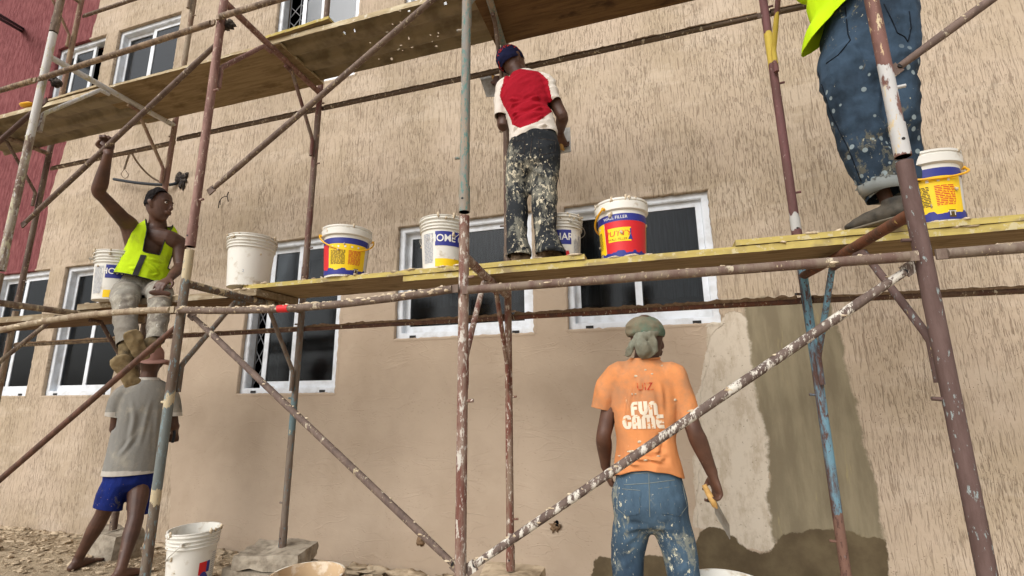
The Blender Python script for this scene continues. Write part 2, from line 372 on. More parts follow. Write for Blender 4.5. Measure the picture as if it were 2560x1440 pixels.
TAN, GROOVE = lin(189, 171, 151), lin(122, 102, 84)
def m_wall():
    m = Mat('scratched_plaster', .93, .12)
    ca = m.node('ShaderNodeAttribute'); ca.attribute_name = 'zones'; A = m.sep(ca.outputs['Color'])
    cb = m.node('ShaderNodeAttribute'); cb.attribute_name = 'zones2'; B = m.sep(cb.outputs['Color'])
    en = m.math('SUBTRACT', m.noise(9, 7, .65), .5)
    def zone(s, sharp=.04, am=.9): return m.ramp(m.math('ADD', s, m.math('MULTIPLY', en, am)), .5-sharp, .5+sharp)
    smo, pale, cem, wet, red = zone(A[0]), zone(A[1]), zone(A[2], .12), zone(B[0], .06), zone(B[1], .03, .35)
    # long wandering vertical scratches
    wob = m.node('ShaderNodeTexNoise'); wob.inputs['Scale'].default_value = 7; wob.inputs['Detail'].default_value = 3; m.link(m.co, wob.inputs['Vector'])
    add = m.node('ShaderNodeVectorMath'); add.operation = 'MULTIPLY_ADD'; m.link(wob.outputs['Color'], add.inputs[0])
    add.inputs[1].default_value = (.016, 0, .02); m.link(m.co, add.inputs[2]); W = add.outputs[0]
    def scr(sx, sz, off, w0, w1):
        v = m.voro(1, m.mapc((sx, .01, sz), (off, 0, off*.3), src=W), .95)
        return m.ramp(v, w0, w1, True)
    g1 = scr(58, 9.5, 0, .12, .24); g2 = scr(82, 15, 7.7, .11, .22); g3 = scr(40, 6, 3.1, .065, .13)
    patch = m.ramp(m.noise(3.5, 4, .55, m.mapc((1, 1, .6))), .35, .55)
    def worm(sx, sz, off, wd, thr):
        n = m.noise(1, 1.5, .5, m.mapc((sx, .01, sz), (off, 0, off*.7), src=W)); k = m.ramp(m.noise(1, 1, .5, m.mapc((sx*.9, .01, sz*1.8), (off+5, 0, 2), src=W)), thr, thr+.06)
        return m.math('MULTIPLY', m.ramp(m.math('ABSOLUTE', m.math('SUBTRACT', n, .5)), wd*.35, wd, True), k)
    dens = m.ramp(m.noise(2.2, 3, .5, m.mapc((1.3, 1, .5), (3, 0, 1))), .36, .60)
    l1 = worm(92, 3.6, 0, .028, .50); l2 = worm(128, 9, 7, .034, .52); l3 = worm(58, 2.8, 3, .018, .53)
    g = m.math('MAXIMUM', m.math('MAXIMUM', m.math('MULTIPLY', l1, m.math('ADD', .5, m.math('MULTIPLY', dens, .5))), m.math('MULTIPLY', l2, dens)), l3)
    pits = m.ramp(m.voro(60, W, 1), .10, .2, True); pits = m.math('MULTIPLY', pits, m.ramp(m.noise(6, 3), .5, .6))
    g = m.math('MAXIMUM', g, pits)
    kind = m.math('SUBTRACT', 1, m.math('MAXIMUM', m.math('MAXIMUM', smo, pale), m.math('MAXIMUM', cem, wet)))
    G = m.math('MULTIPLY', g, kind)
    tone = m.noise(1.3, 5, .6); fine = m.noise(26, 5, .6)
    base = m.mix(m.ramp(tone, .3, .7), TAN, lin(174, 157, 134))
    base = m.mix(m.math('MULTIPLY', m.ramp(m.noise(2.7, 5, .65, m.mapc((.6, 1, 1.6), (8, 0, 4))), .50, .62), .45), base, lin(199, 183, 164))
    base = m.mix(m.math('MULTIPLY', m.ramp(fine, .45, .75), .3), base, lin(200, 183, 162))
    rc = m.mix(m.ramp(m.noise(14, 5, .6, m.mapc((2, 1, .4))), .35, .65), lin(110, 60, 62), lin(136, 84, 84))
    base = m.mix(red, base, rc)
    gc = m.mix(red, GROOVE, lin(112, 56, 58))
    col = m.mix(m.math('MULTIPLY', G, .54), base, gc)  # grooves tinted darker: undercoat showing, plus their own shade put into the colour
    # smooth wet render with trowel marks
    arcv = m.mapc((1, 1, 1), (2, 0, 1))
    tr = m.noise(1.5, 2, .5, m.mapc((1.0, 1, 2.4)), 1.0); rid = m.ramp(m.math('ABSOLUTE', m.math('SUBTRACT', tr, .5)), 0, .016, True)
    tr2 = m.noise(2.4, 2, .5, m.mapc((.8, 1, 2.6), (4, 0, 9)), 1.2); rid2 = m.ramp(m.math('ABSOLUTE', m.math('SUBTRACT', tr2, .5)), 0, .010, True)
    rid = m.math('MULTIPLY', m.math('MAXIMUM', rid, rid2), m.ramp(m.noise(3, 3), .40, .56))
    chips = m.math('MULTIPLY', m.ramp(m.voro(1, m.mapc((26, .01, 60), src=W), 1), .13, .25, True), m.ramp(m.noise(4.2, 4, .6), .46, .60))
    sc = m.mix(m.ramp(tone, .35, .65), lin(186, 168, 148), lin(174, 156, 136)); sc = m.mix(m.math('MULTIPLY', chips, .22), sc, lin(126, 108, 88))
    col = m.mix(smo, col, sc)
    pc = m.mix(m.ramp(m.noise(6, 7, .7, m.mapc((1.6, 1, .7))), .46, .62), lin(202, 191, 174), lin(182, 169, 150))
    pc = m.mix(m.math('MULTIPLY', m.ramp(m.noise(34, 6, .7), .60, .66), .6), pc, lin(104, 92, 74))
    pc = m.mix(m.math('MULTIPLY', m.ramp(m.noise(2.1, 4, .6), .58, .72), .7), pc, lin(146, 132, 106))
    col = m.mix(pale, col, pc)
    cc = m.mix(m.ramp(m.noise(3.2, 6, .6, m.mapc((2.6, 1, .5))), .38, .64), lin(122, 112, 92), lin(142, 132, 109))
    cc = m.mix(m.ramp(m.noise(5, 5, .7, m.mapc((3.5, 1, .3), (3, 0, 0))), .60, .68), cc, lin(150, 138, 106))
    col = m.mix(cem, col, cc)
    col = m.mix(wet, col, m.mix(m.ramp(m.noise(5, 5, .6), .35, .7), lin(86, 74, 56), lin(106, 94, 72)))
    h = m.math('SUBTRACT', m.math('MULTIPLY', fine, .25), m.math('MULTIPLY', G, .6))
    h = m.math('ADD', h, m.math('MULTIPLY', m.math('MULTIPLY', smo, m.math('SUBTRACT', rid, m.math('MULTIPLY', chips, .8))), .22))
    h = m.math('ADD', h, m.math('MULTIPLY', m.math('ADD', smo, kind), .5))          # coats are thicker than the bare wall
    b = m.bump(h, .8, .008)
    rr = m.math('SUBTRACT', .93, m.math('MULTIPLY', wet, .25))
    return m.done(col, b, rr)

M = {}
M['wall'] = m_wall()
M['white_frame'] = m_plain('white_aluminium', lin(222, 227, 233), .35, .5, nsc=9, bump=.04, col2=lin(200, 203, 206))
M['rubber'] = m_plain('black_rubber', lin(34, 33, 33), .7)
def m_glass(ior=1.42):
    m = Mat('tinted_glass'); N, L = m.N, m.L; N.remove(m.b)
    o = N['Material Output']; mx = m.node('ShaderNodeMixShader'); tr = m.node('ShaderNodeBsdfTransparent'); gl = m.node('ShaderNodeBsdfGlossy')
    tr.inputs[0].default_value = (.36, .38, .39, 1); gl.inputs[0].default_value = (.62, .64, .66, 1); gl.inputs['Roughness'].default_value = .14
    fr = m.node('ShaderNodeFresnel'); fr.inputs['IOR'].default_value = ior; L.new(fr.outputs[0], mx.inputs[0]); L.new(tr.outputs[0], mx.inputs[1]); L.new(gl.outputs[0], mx.inputs[2])
    L.new(m.bump(m.noise(3, 2), .12, .01), gl.inputs['Normal']); L.new(mx.outputs[0], o.inputs[0]); return m.m
M['glass'] = m_glass(); M['glass_up'] = m_glass(1.75)
def m_curtain():
    m = Mat('curtain', .9, .1); n = m.noise(1, 6, .7, m.mapc((75, 1, 3.5))); return m.done(m.mix(m.ramp(n, .35, .7), lin(44, 48, 52), lin(168, 176, 182)))
M['curtain'] = m_curtain()
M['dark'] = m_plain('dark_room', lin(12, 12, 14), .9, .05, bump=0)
M['grille'] = m_plain('grey_iron', lin(120, 122, 126), .5, .5, bump=.1)
def m_wood(name, c1, c2, c3=None, rough=.85, st=.5, splash=None, sl=.64):
    m = Mat(name, rough, .2); v = m.mapc((.9, 9, 9)); n = m.noise(4, 6, .65, v); c = m.mix(m.ramp(n, .35, .68), c1, c2)
    if c3: c = m.mix(m.ramp(m.noise(3, 4, .6, m.mapc((1.3, 3, 3), (4, 4, 4))), .52, .7), c, c3)
    if splash: c = m.mix(m.ramp(m.noise(18, 6, .7), sl, sl+.04), c, splash)
    kn = m.ramp(m.voro(3.5, m.mapc((1, 3, 3))), .03, .07, True); c = m.mix(m.math('MULTIPLY', kn, .6), c, lin(60, 40, 25))
    return m.done(c, m.bump(n, st, .004))
M['ply_under'] = m_wood('plywood_underside', lin(150, 130, 98), lin(128, 108, 78), lin(112, 92, 64))
M['ply_edge'] = m_wood('yellow_plank_edge', lin(190, 172, 100), lin(172, 154, 92), lin(142, 126, 96), splash=lin(190, 178, 140), sl=.56)
M['ply_top'] = m_wood('plaster_stained_plank', lin(168, 150, 118), lin(138, 118, 88), lin(188, 176, 150), splash=lin(200, 190, 170), sl=.58)
M['timber'] = m_wood('grey_timber', lin(150, 134, 108), lin(122, 106, 84), lin(168, 156, 134), splash=lin(186, 176, 156), sl=.6)
M['brown_wood'] = m_wood('brown_board', lin(116, 90, 60), lin(90, 68, 44), lin(68, 50, 32))
M['pale_edge'] = m_wood('worn_board_edge', lin(186, 170, 138), lin(154, 136, 106), lin(200, 188, 160), splash=lin(206, 198, 180), sl=.6)
M['tin'] = m_plain('stained_metal_sheet', lin(136, 122, 94), .6, .4, nsc=6, bump=.15, col2=lin(104, 90, 66))
CRUST = lin(150, 126, 100)
M['crust'] = m_plain('brown_plaster_crust', lin(134, 110, 86), .95, .1, nsc=45, bump=.8, col2=lin(104, 84, 64))
M['glob'] = m_plain('pale_plaster_drops', lin(206, 190, 164), .9, .15, nsc=40, bump=.6, col2=lin(174, 154, 126))
M['white_plastic'] = m_plain('white_plastic', lin(220, 217, 208), .42, .45, nsc=11, bump=.05, col2=lin(180, 166, 142), lo=.56, hi=.72)
M['dirty_white'] = m_plain('smeared_white_plastic', lin(222, 216, 200), .5, .4, nsc=8, bump=.2, col2=lin(186, 158, 124), lo=.46, hi=.56)
M['putty'] = m_plain('tan_paste', lin(196, 168, 132), .7, .3, nsc=9, bump=.7, col2=lin(222, 206, 182), lo=.5, hi=.6)
M['blue'] = m_plain('blue_print', lin(44, 50, 132), .45, .4, nsc=20, bump=.03)
M['red'] = m_plain('red_print', lin(206, 34, 40), .45, .4, nsc=20, bump=.03)
M['yellow'] = m_plain('yellow_print', lin(244, 204, 20), .45, .4, nsc=20, bump=.03)
M['print_white'] = m_plain('white_print', lin(228, 226, 220), .5, .3, bump=0)
M['print_grey'] = m_plain('grey_print', lin(150, 156, 170), .5, .3, bump=0)
M['print_dark'] = m_plain('dark_print', lin(84, 66, 24), .5, .3, bump=0)
M['amber'] = m_plain('yellow_plastic', lin(232, 172, 20), .4, .5, bump=0)
M['wire'] = m_plain('thin_wire', lin(176, 170, 158), .4, .6, bump=0)
M['steel'] = m_plain('worn_steel', lin(150, 146, 138), .38, .6, nsc=18, bump=.1, col2=lin(118, 108, 96))
M['handle_wood'] = m_wood('trowel_handle_wood', lin(206, 166, 104), lin(176, 134, 76))
M['plastic_float'] = m_plain('white_float_plate', lin(206, 208, 208), .45, .4, nsc=12, bump=.05, col2=lin(168, 170, 168))
M['cable'] = m_plain('black_cable', lin(42, 46, 52), .6, .3, bump=.1)
M['conduit'] = m_plain('grey_conduit', lin(134, 120, 106), .7, .3, nsc=30, bump=.2)
M['rag'] = m_plain('dark_rag', lin(48, 44, 44), .95, .1, nsc=30, bump=.5, col2=lin(92, 84, 76))
M['concrete'] = m_plain('concrete', lin(164, 154, 138), .95, .1, nsc=16, bump=1.0, col2=lin(128, 118, 104))
def m_ground():
    m = Mat('sandy_ground', .96, .1); n = m.noise(3, 8, .65); n2 = m.noise(26, 6, .7)
    c = m.mix(m.ramp(n, .35, .65), lin(172, 154, 128), lin(192, 174, 148)); c = m.mix(m.ramp(n2, .54, .70), c, lin(134, 116, 94))
    return m.done(c, m.bump(m.math('ADD', n, n2), 1, .03))
M['ground'] = m_ground()
M['rubble'] = m_plain('rubble', lin(194, 176, 150), .95, .1, nsc=7, bump=.9, col2=lin(128, 112, 90))

# ------------------------------------------------------------------ ground
def sst(a, b, x): t = min(1, max(0, (x-a)/(b-a))); return t*t*(3-2*t)
def gz(x, y): return .03+.19*sst(.1, .95, -y)*(1-sst(-1.7, -.7, x))
def spaced(a, b, fa, fb, step):
    xs = list(np.arange(fa, fb+1e-6, step)); s = step; x = fa
    while x > a: s *= 1.35; x -= s; xs.insert(0, x)
    s = step; x = fb
    while x < b: s *= 1.35; x += s; xs.append(x)
    return xs
gx = spaced(-90, 90, -9.5, 2.5, .06); gy = spaced(-90, 25, -3.0, .12, .06); V = []
for y in gy:
    for x in gx:
        q = Vector((x*1.1, y*1.1, 0)); near = math.exp(-((y+.45)/.55)**2)
        V.append((x, y, gz(x, y)+.035*noise.noise(q)+.03*noise.noise(q*4)*near+.022*noise.noise(q*11)*near+.06*max(0, -x-3.5)/4*near))
nx = len(gx); mb = MB(); mb.add(V, [(j*nx+i, j*nx+i+1, (j+1)*nx+i+1, (j+1)*nx+i) for j in range(len(gy)-1) for i in range(nx-1)])
tag(mb.build('ground', M['ground']), kind='structure')
random.seed(4); mb = MB()
for i in range(4200):
    x = random.uniform(-9.5, .2); y = -random.random()**1.3*1.7-.03; s = random.choice((.005, .006, .007, .009, .011, .014, .020))*random.uniform(.7, 1.4)
    if x > -4 and y < -.75 and s > .02: s *= .5
    z = gz(x, y)+.012+.06*max(0, -x-3.5)/4*math.exp(-((y+.45)/.55)**2)+.03*noise.noise(Vector((x*1.1, y*1.1, 0)))
    n0 = len(mb.k); mb.blob((x, y, z+s*.1), s*random.uniform(.9, 2.0), s*random.uniform(.8, 1.3), s*random.uniform(.25, .6), 0, i, .75, 7, 4, 2.2)
    mb.k[n0:] = [False]*(len(mb.k)-n0)
for i in range(46):      # coat of fallen render heaped along the foot of the wall
    x = -9.4+i*.21+random.uniform(-.07, .07); mb.blob((x, -.06, .05), .11, .06, .018+.012*random.random(), 0, i+50, .5, 12, 7, 2.5)
tag(mb.build('rubble', M['rubble']), 'loose tan rubble and plaster crumbs along the foot of the wall', 'rubble', kind='stuff')

# ------------------------------------------------------------------ building
bld = empty('building', (-3, 0, 0), 'tan plastered building under repair with scratched render and white sliding windows', 'building')
WIN = dict(W1=(-8.02, -6.98, 1.43, 2.95), W2=(-6.72, -5.62, 1.43, 2.95), W3=(-3.92, -2.79, 1.43, 2.95), W4=(-2.22, -.93, 1.89, 2.945), W5=(-.66, .475, 1.90, 2.945),
           U0=(-7.75, -6.79, 4.70, 6.21), U1=(-6.57, -5.45, 4.70, 6.20), U2=(-3.93, -2.80, 4.68, 6.2), U3=(-2.26, -1.1, 5.13, 6.2))
xs = sorted(set([round(x, 4) for x in np.arange(-13, 5.01, .03)]+[v for w_ in WIN.values() for v in w_[:2]]))
zs = sorted(set([round(z, 4) for z in np.arange(-.3, 9.01, .03)]+[v for w_ in WIN.values() for v in w_[2:]]))
xs, zs = np.array(xs), np.array(zs); NX, NZ = len(xs), len(zs)
def P2(pts): return [(at(x, y, 0).x, at(x, y, 0).z) for x, y in pts]
Zs = dict(
 smooth=P2([(418, 1500), (425, 1290), (432, 1000), (462, 880), (560, 800), (600, 715), (860, 700), (985, 690), (1340, 690), (1410, 690), (1800, 690), (1808, 812), (1775, 822), (1775, 880), (1757, 960), (1745, 1050), (1752, 1150), (1742, 1250), (1740, 1500)]),
 pale=P2([(1765, 815), (1830, 775), (1880, 800), (1895, 900), (1905, 1000), (1928, 1100), (1925, 1200), (1945, 1290), (1935, 1385), (1850, 1365), (1790, 1310), (1745, 1330), (1735, 1320), (1735, 1050), (1750, 950), (1765, 880)]),
 cement=P2([(1850, 762), (1880, 742), (1990, 748), (2075, 742), (2112, 900), (2150, 1050), (2180, 1180), (2212, 1310), (2215, 1360), (2070, 1345), (1930, 1370), (1920, 1200), (1922, 1100), (1892, 1000), (1884, 900), (1872, 800)]),
 wet=P2([(1470, 1500), (1488, 1385), (1535, 1402), (1600, 1392), (1690, 1395), (1738, 1372), (1750, 1322), (1800, 1315), (1860, 1368), (1930, 1395), (1950, 1330), (2070, 1325), (2212, 1345), (2235, 1500)]),
 red=[(at(252, 0, 0).x, 7.0), (at(167, 353, 0).x, 4.68), (at(128, 480, 0).x, 3.99), (at(92, 672, 0).x, 2.9), (-7.3, 2.9), (-13.5, 2.9), (-13.5, 9.5), (-7.0, 9.5)])
def mask(poly, br):
    X = xs[None, :]; Z = zs[:, None]; c = np.zeros((NZ, NX), bool); j = len(poly)-1
    for i in range(len(poly)):
        xi, zi = poly[i]; xj, zj = poly[j]
        if zi != zj:
            cond = ((zi > Z) != (zj > Z)) & (X < (xj-xi)*(Z-zi)/(zj-zi)+xi); c ^= cond
        j = i
    a = c.astype(float)
    for _ in range(br):
        a = (np.roll(a, 1, 0)+np.roll(a, -1, 0)+a)/3; a = (np.roll(a, 1, 1)+np.roll(a, -1, 1)+a)/3
    return a.ravel()
V = [(x, 0, z) for z in zs for x in xs]; Fc = []
cx, cz = (xs[:-1]+xs[1:])/2, (zs[:-1]+zs[1:])/2; hole = np.zeros((NZ-1, NX-1), bool)
for a, b, c, d in WIN.values(): hole |= ((cx > a) & (cx < b))[None, :] & ((cz > c) & (cz < d))[:, None]
for j in range(NZ-1):
    for i in range(NX-1):
        if not hole[j, i]: Fc.append((j*NX+i, j*NX+i+1, (j+1)*NX+i+1, (j+1)*NX+i))
mb = MB(); mb.add(V, Fc, 0, False); nbase = len(V)
def rag(x, z, s): return .012*noise.noise(Vector((x*18, z*18, s)))
for k, (a, b, c, d) in enumerate(WIN.values()):            # reveals with a ragged plaster lip
    mb.box((a-.2, .19, c-.2), (b+.2, .20, c), 0); 
    ring = [(a, c), (b, c), (b, d), (a, d)]
    for e in range(4):
        (xa, za), (xb, zb) = ring[e], ring[(e+1) % 4]; n = 24
        mb.add([(xa+(xb-xa)*t/n, 0, za+(zb-za)*t/n) for t in range(n+1)]+[(xa+(xb-xa)*t/n, .2, za+(zb-za)*t/n) for t in range(n+1)],
               [(t, t+1, n+2+t, n+1+t) for t in range(n)], 0, False)
        L = math.hypot(xb-xa, zb-za); m_ = int(L/.03); tx, tz = (xb-xa)/L, (zb-za)/L; vv = []
        for t in range(m_+1):
            x, z = xa+(xb-xa)*t/m_, za+(zb-za)*t/m_; o = .010+rag(x, z, e); o2 = .008+.010*noise.noise(Vector((x*30, z*30, 9+e)))
            # lip: inner edge ragged, slightly proud of the wall
            nxn, nzn = -tz, tx                          # inward
            vv += [(x-nxn*.02, -.001, z-nzn*.02), (x-nxn*.004, -.006, z-nzn*.004), (x+nxn*max(.002, o2), -.002, z+nzn*max(.002, o2)), (x+nxn*max(.002, o2), .03, z+nzn*max(.002, o2))]
        mb.add(vv, [(4*t+q, 4*t+4+q, 4*t+5+q, 4*t+1+q) for t in range(m_) for q in range(3)], 0, True)
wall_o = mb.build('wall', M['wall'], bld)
nv = len(wall_o.data.vertices)
for nm, ks in (('zones', ('smooth', 'pale', 'cement')), ('zones2', ('wet', 'red'))):
    at_ = wall_o.data.attributes.new(nm, 'FLOAT_COLOR', 'POINT'); arr = np.zeros((nv, 4)); arr[:, 3] = 1
    for q, k in enumerate(ks): arr[:nbase, q] = mask(Zs[k], 2 if k != 'cement' else 3)
    for i in range(nbase, nv):            # trim verts take the zone of the wall beside them
        co = wall_o.data.vertices[i].co; ii = int(np.clip(np.searchsorted(xs, co.x-3), 0, NX-1)); jj = int(np.clip(np.searchsorted(zs, co.z), 0, NZ-1)); arr[i] = arr[jj*NX+ii]
    at_.data.foreach_set('color', arr.ravel().astype(np.float32))

def ring_frame(mb, x0, x1, z0, z1, y0, y1, wd, wb=None, m=0):
    wb = wb or wd
    mb.box((x0, y0, z0), (x0+wd, y1, z1), m); mb.box((x1-wd, y0, z0), (x1, y1, z1), m)
    mb.box((x0+wd, y0, z0), (x1-wd, y1, z0+wb), m); mb.box((x0+wd, y0, z1-wd), (x1-wd, y1, z1), m)
def window(key, lab, left=(0, .53), right=(.47, 1), curtain=None, grille=None, hem=.12):
    x0, x1, z0, z1 = WIN[key]; W_ = x1-x0
    mb = MB(); ring_frame(mb, x0+.004, x1-.004, z0+.004, z1-.004, .036, .125, .048)
    ring_frame(mb, x0+.052, x1-.052, z0+.052, z1-.052, .041, .115, .006)
    fr = mb.build('window', M['white_frame'], bld); fr['label'] = lab
    for nm, (a, b), y in (('sash', left, .098), ('sash', right, .072)):
        xa, xb = x0+.05+a*(W_-.1), x0+.05+b*(W_-.1)
        s = MB(); ring_frame(s, xa, xb, z0+.054, z1-.054, y, y+.022, .052, .066); so = s.build('sash', M['white_frame'], fr)
        g = MB(); g.box((xa+.05, y+.009, z0+.118), (xb-.05, y+.013, z1-.104)); g.build('glass_pane', M['glass_up' if key[0] == 'U' else 'glass'], fr)
    for xx in (x0+.14, x1-.2):
        s = MB(); s.box((xx, .030, z0+.012), (xx+.06, .0365, z0+.034)); s.build('drain_cap', M['rubber'], fr)
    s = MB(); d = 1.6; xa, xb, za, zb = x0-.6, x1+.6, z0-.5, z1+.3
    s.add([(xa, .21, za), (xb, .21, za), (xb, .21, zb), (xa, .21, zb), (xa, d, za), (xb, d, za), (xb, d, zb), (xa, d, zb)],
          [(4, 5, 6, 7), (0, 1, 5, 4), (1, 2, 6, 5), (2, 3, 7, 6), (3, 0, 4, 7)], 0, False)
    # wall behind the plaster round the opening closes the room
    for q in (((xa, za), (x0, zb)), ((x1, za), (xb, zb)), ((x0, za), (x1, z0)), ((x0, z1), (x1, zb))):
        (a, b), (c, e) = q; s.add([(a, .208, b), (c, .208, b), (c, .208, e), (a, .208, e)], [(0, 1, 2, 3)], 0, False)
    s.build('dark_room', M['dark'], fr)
    if curtain:
        for a, b, zh in curtain:
            xa, xb = x0+a*W_, x0+b*W_; n = 90; vv = []
            for t in range(n+1):
                x = xa+(xb-xa)*t/n; y = .17+.022*math.sin(x*44+2*math.sin(x*9))+.01*noise.noise(Vector((x*20, 0, 1))); zz = z0+zh+.018*noise.noise(Vector((x*9, 1, 0)))
                vv += [(x, y, zz), (x, y, z1+.05)]
            s = MB(); s.add(vv, [(2*t, 2*t+2, 2*t+3, 2*t+1) for t in range(n)]); s.build('curtain', M['curtain'], fr)
    if grille:
        a, b = grille; s = MB(); xa, xb = x0+a*W_, x0+b*W_; st = (xb-xa)/3; zz = z0+.08
        for i in range(4): s.tube([(xa+i*st, .135, z0+.06), (xa+i*st, .135, z1-.06)], .006, 6)
        while zz < z1-.25:
            for i in range(3):
                s.tube([(xa+i*st, .13, zz), (xa+(i+1)*st, .13, zz+.16)], .005, 5); s.tube([(xa+(i+1)*st, .13, zz), (xa+i*st, .13, zz+.16)], .005, 5)
            zz += .2
        s.build('grille', M['grille'], fr)
    return fr
window('W1', 'lower window farthest left, under the red wall', curtain=[(.05, .5, .9)])
window('W2', 'lower window behind the bucket and the seated man')
window('W3', 'tall lower window with a folding grille and one sash slid open', left=(.13, .56), right=(.48, 1), grille=(.05, .3))
window('W4', 'square lower window left of the man in red', curtain=[(.0, 1, .30)])
window('W5', 'square lower window behind the red and yellow bucket', curtain=[(.0, .25, .22), (.3, 1, .24)])
window('U0', 'upper window at the far left with its right half open', left=(0, .45), right=(.22, .72))
window('U1', 'upper window next to the far left one', left=(0, .5), right=(.5, 1))
window('U2', 'upper window with grille above the plank', left=(.22, .58), right=(.5, 1), grille=(.06, .45))
window('U3', 'upper window cut off by the top of the photo')

# ------------------------------------------------------------------ scaffold
FX = [-5.93, -4.19, -2.515, -.82, .92]; BX = [-5.96, -4.21, -2.575, -.92, .82]; YF, YB = -1.75, -.75
ZB = [.40, 2.27, 4.13]; ZT = [2.055, 3.925, 5.79]
MAROON, RUST, GREY, WHITE, BLUE, CREAM = lin(118, 74, 70), lin(84, 56, 46), lin(132, 118, 104), lin(212, 210, 206), lin(108, 164, 188), lin(200, 184, 150)
BROWN = lin(98, 80, 66)
P_pale = lambda: m_pipe(lin(168, 156, 138), lin(116, 94, 82), lin(206, 196, 176), .58, CREAM, .62)
pm = {}
pm['f0_0'] = m_pipe(lin(130, 106, 90), RUST, CREAM, .6)
pm['f1_0'] = m_pipe(lin(150, 134, 112), lin(106, 84, 70), CREAM, .58, CREAM, .6)
pm['f1_1'] = m_pipe(lin(176, 166, 150), lin(118, 96, 84), WHITE, .56, lin(196, 190, 160), .55, bands=((1.0, 1.9, WHITE),))
pm['f2_0'] = m_pipe(lin(116, 104, 90), lin(92, 74, 62), lin(120, 140, 144), .56, CREAM, .66, bands=((.55, 1.05, lin(112, 120, 118)), (.48, .56, CREAM), (.98, 1.04, CREAM), (1.66, 1.95, CREAM)))
pm['f2_1'] = m_pipe(lin(152, 116, 106), lin(118, 82, 74), lin(188, 168, 150), .58, CREAM, .66)
pm['f3_0'] = m_pipe(lin(110, 62, 52), lin(146, 124, 110), lin(206, 198, 186), .55, lin(206, 200, 190), .57)
pm['f3_1'] = m_pipe(lin(132, 131, 126), lin(156, 142, 124), lin(92, 132, 126), .53, lin(196, 192, 180), .62)
pm['f4_0'] = m_pipe(lin(100, 78, 74), lin(86, 64, 60), lin(146, 160, 160), .60, lin(206, 186, 130), .67)
pm['f4_1'] = m_pipe(lin(126, 88, 80), lin(104, 70, 62), lin(206, 180, 140), .60, lin(214, 196, 160), .60, bands=((.0, .38, lin(200, 200, 198)),))
for k in range(5):
    for L in range(3):
        pm.setdefault('f%d_%d' % (k, L), m_pipe(lin(150, 130, 112), BROWN, CREAM, .6))
        base = [(lin(150, 136, 116), lin(120, 92, 72)), (lin(112, 96, 84), lin(84, 60, 52)), (lin(132, 96, 84), lin(150, 128, 100))][(k+L) % 3]
        pm['b%d_%d' % (k, L)] = m_pipe(base[0], base[1], lin(196, 180, 150), .6)
pm['b3_0'] = m_pipe(lin(112, 62, 50), lin(140, 118, 100), lin(210, 200, 186), .56, CREAM, .62)
pm['b2_0'] = m_pipe(lin(122, 110, 98), lin(96, 76, 64), lin(96, 132, 144), .58, CREAM, .66, bands=((.75, 1.0, lin(94, 116, 120)),))
pm['b4_0'] = m_pipe(lin(108, 156, 176), lin(84, 54, 46), lin(88, 58, 50), .55, lin(150, 140, 122), .66, bands=((-.1, .42, lin(124, 90, 76)),), rl=.50)
pm['b4_1'] = m_pipe(lin(112, 70, 72), lin(94, 60, 58), lin(190, 180, 168), .64, lin(190, 180, 168), .70, bands=((1.12, 1.36, lin(206, 180, 70)), (.06, .16, lin(190, 190, 186))))
pm['b2_1'] = m_pipe(lin(118, 102, 90), lin(104, 60, 56), lin(200, 180, 150), .60)

def nice(v): return Vector(v)
side = ['at the far left edge', 'by the seated man, its front post crossed by the diagonal he holds', 'behind the seated man', 'in the middle of the scaffold', 'nearest on the right']
lev = ['bottom', 'middle', 'top']
FRAME_LAB = {
 (0, 0): 'scaffold frame at ground level at the far left edge, in front of the leftmost window',
 (1, 0): 'ground level scaffold frame at the left, its front post cut by the photo edge',
 (2, 0): 'ground level scaffold frame beside the grey shirted man, back post on the concrete stack',
 (3, 0): 'ground level scaffold frame with white streaked maroon front post in the middle',
 (4, 0): 'ground level scaffold frame with thick brown front post and light blue back post at right',
 (0, 1): 'second level scaffold frame farthest left, on the red wall boundary',
 (1, 1): 'second level scaffold frame with whitish front post left of the raised hand',
 (2, 1): 'second level scaffold frame with pinkish brown front post right of the seated man',
 (3, 1): 'second level scaffold frame with grey green front post left of the man in red',
 (4, 1): 'second level scaffold frame with white painted maroon post in front of the blue jeans',
 (0, 2): 'third level frame in the top left corner',
 (1, 2): 'third level scaffold frame right of the far left upper windows',
 (2, 2): 'third level scaffold frame standing before the grilled upper window'}
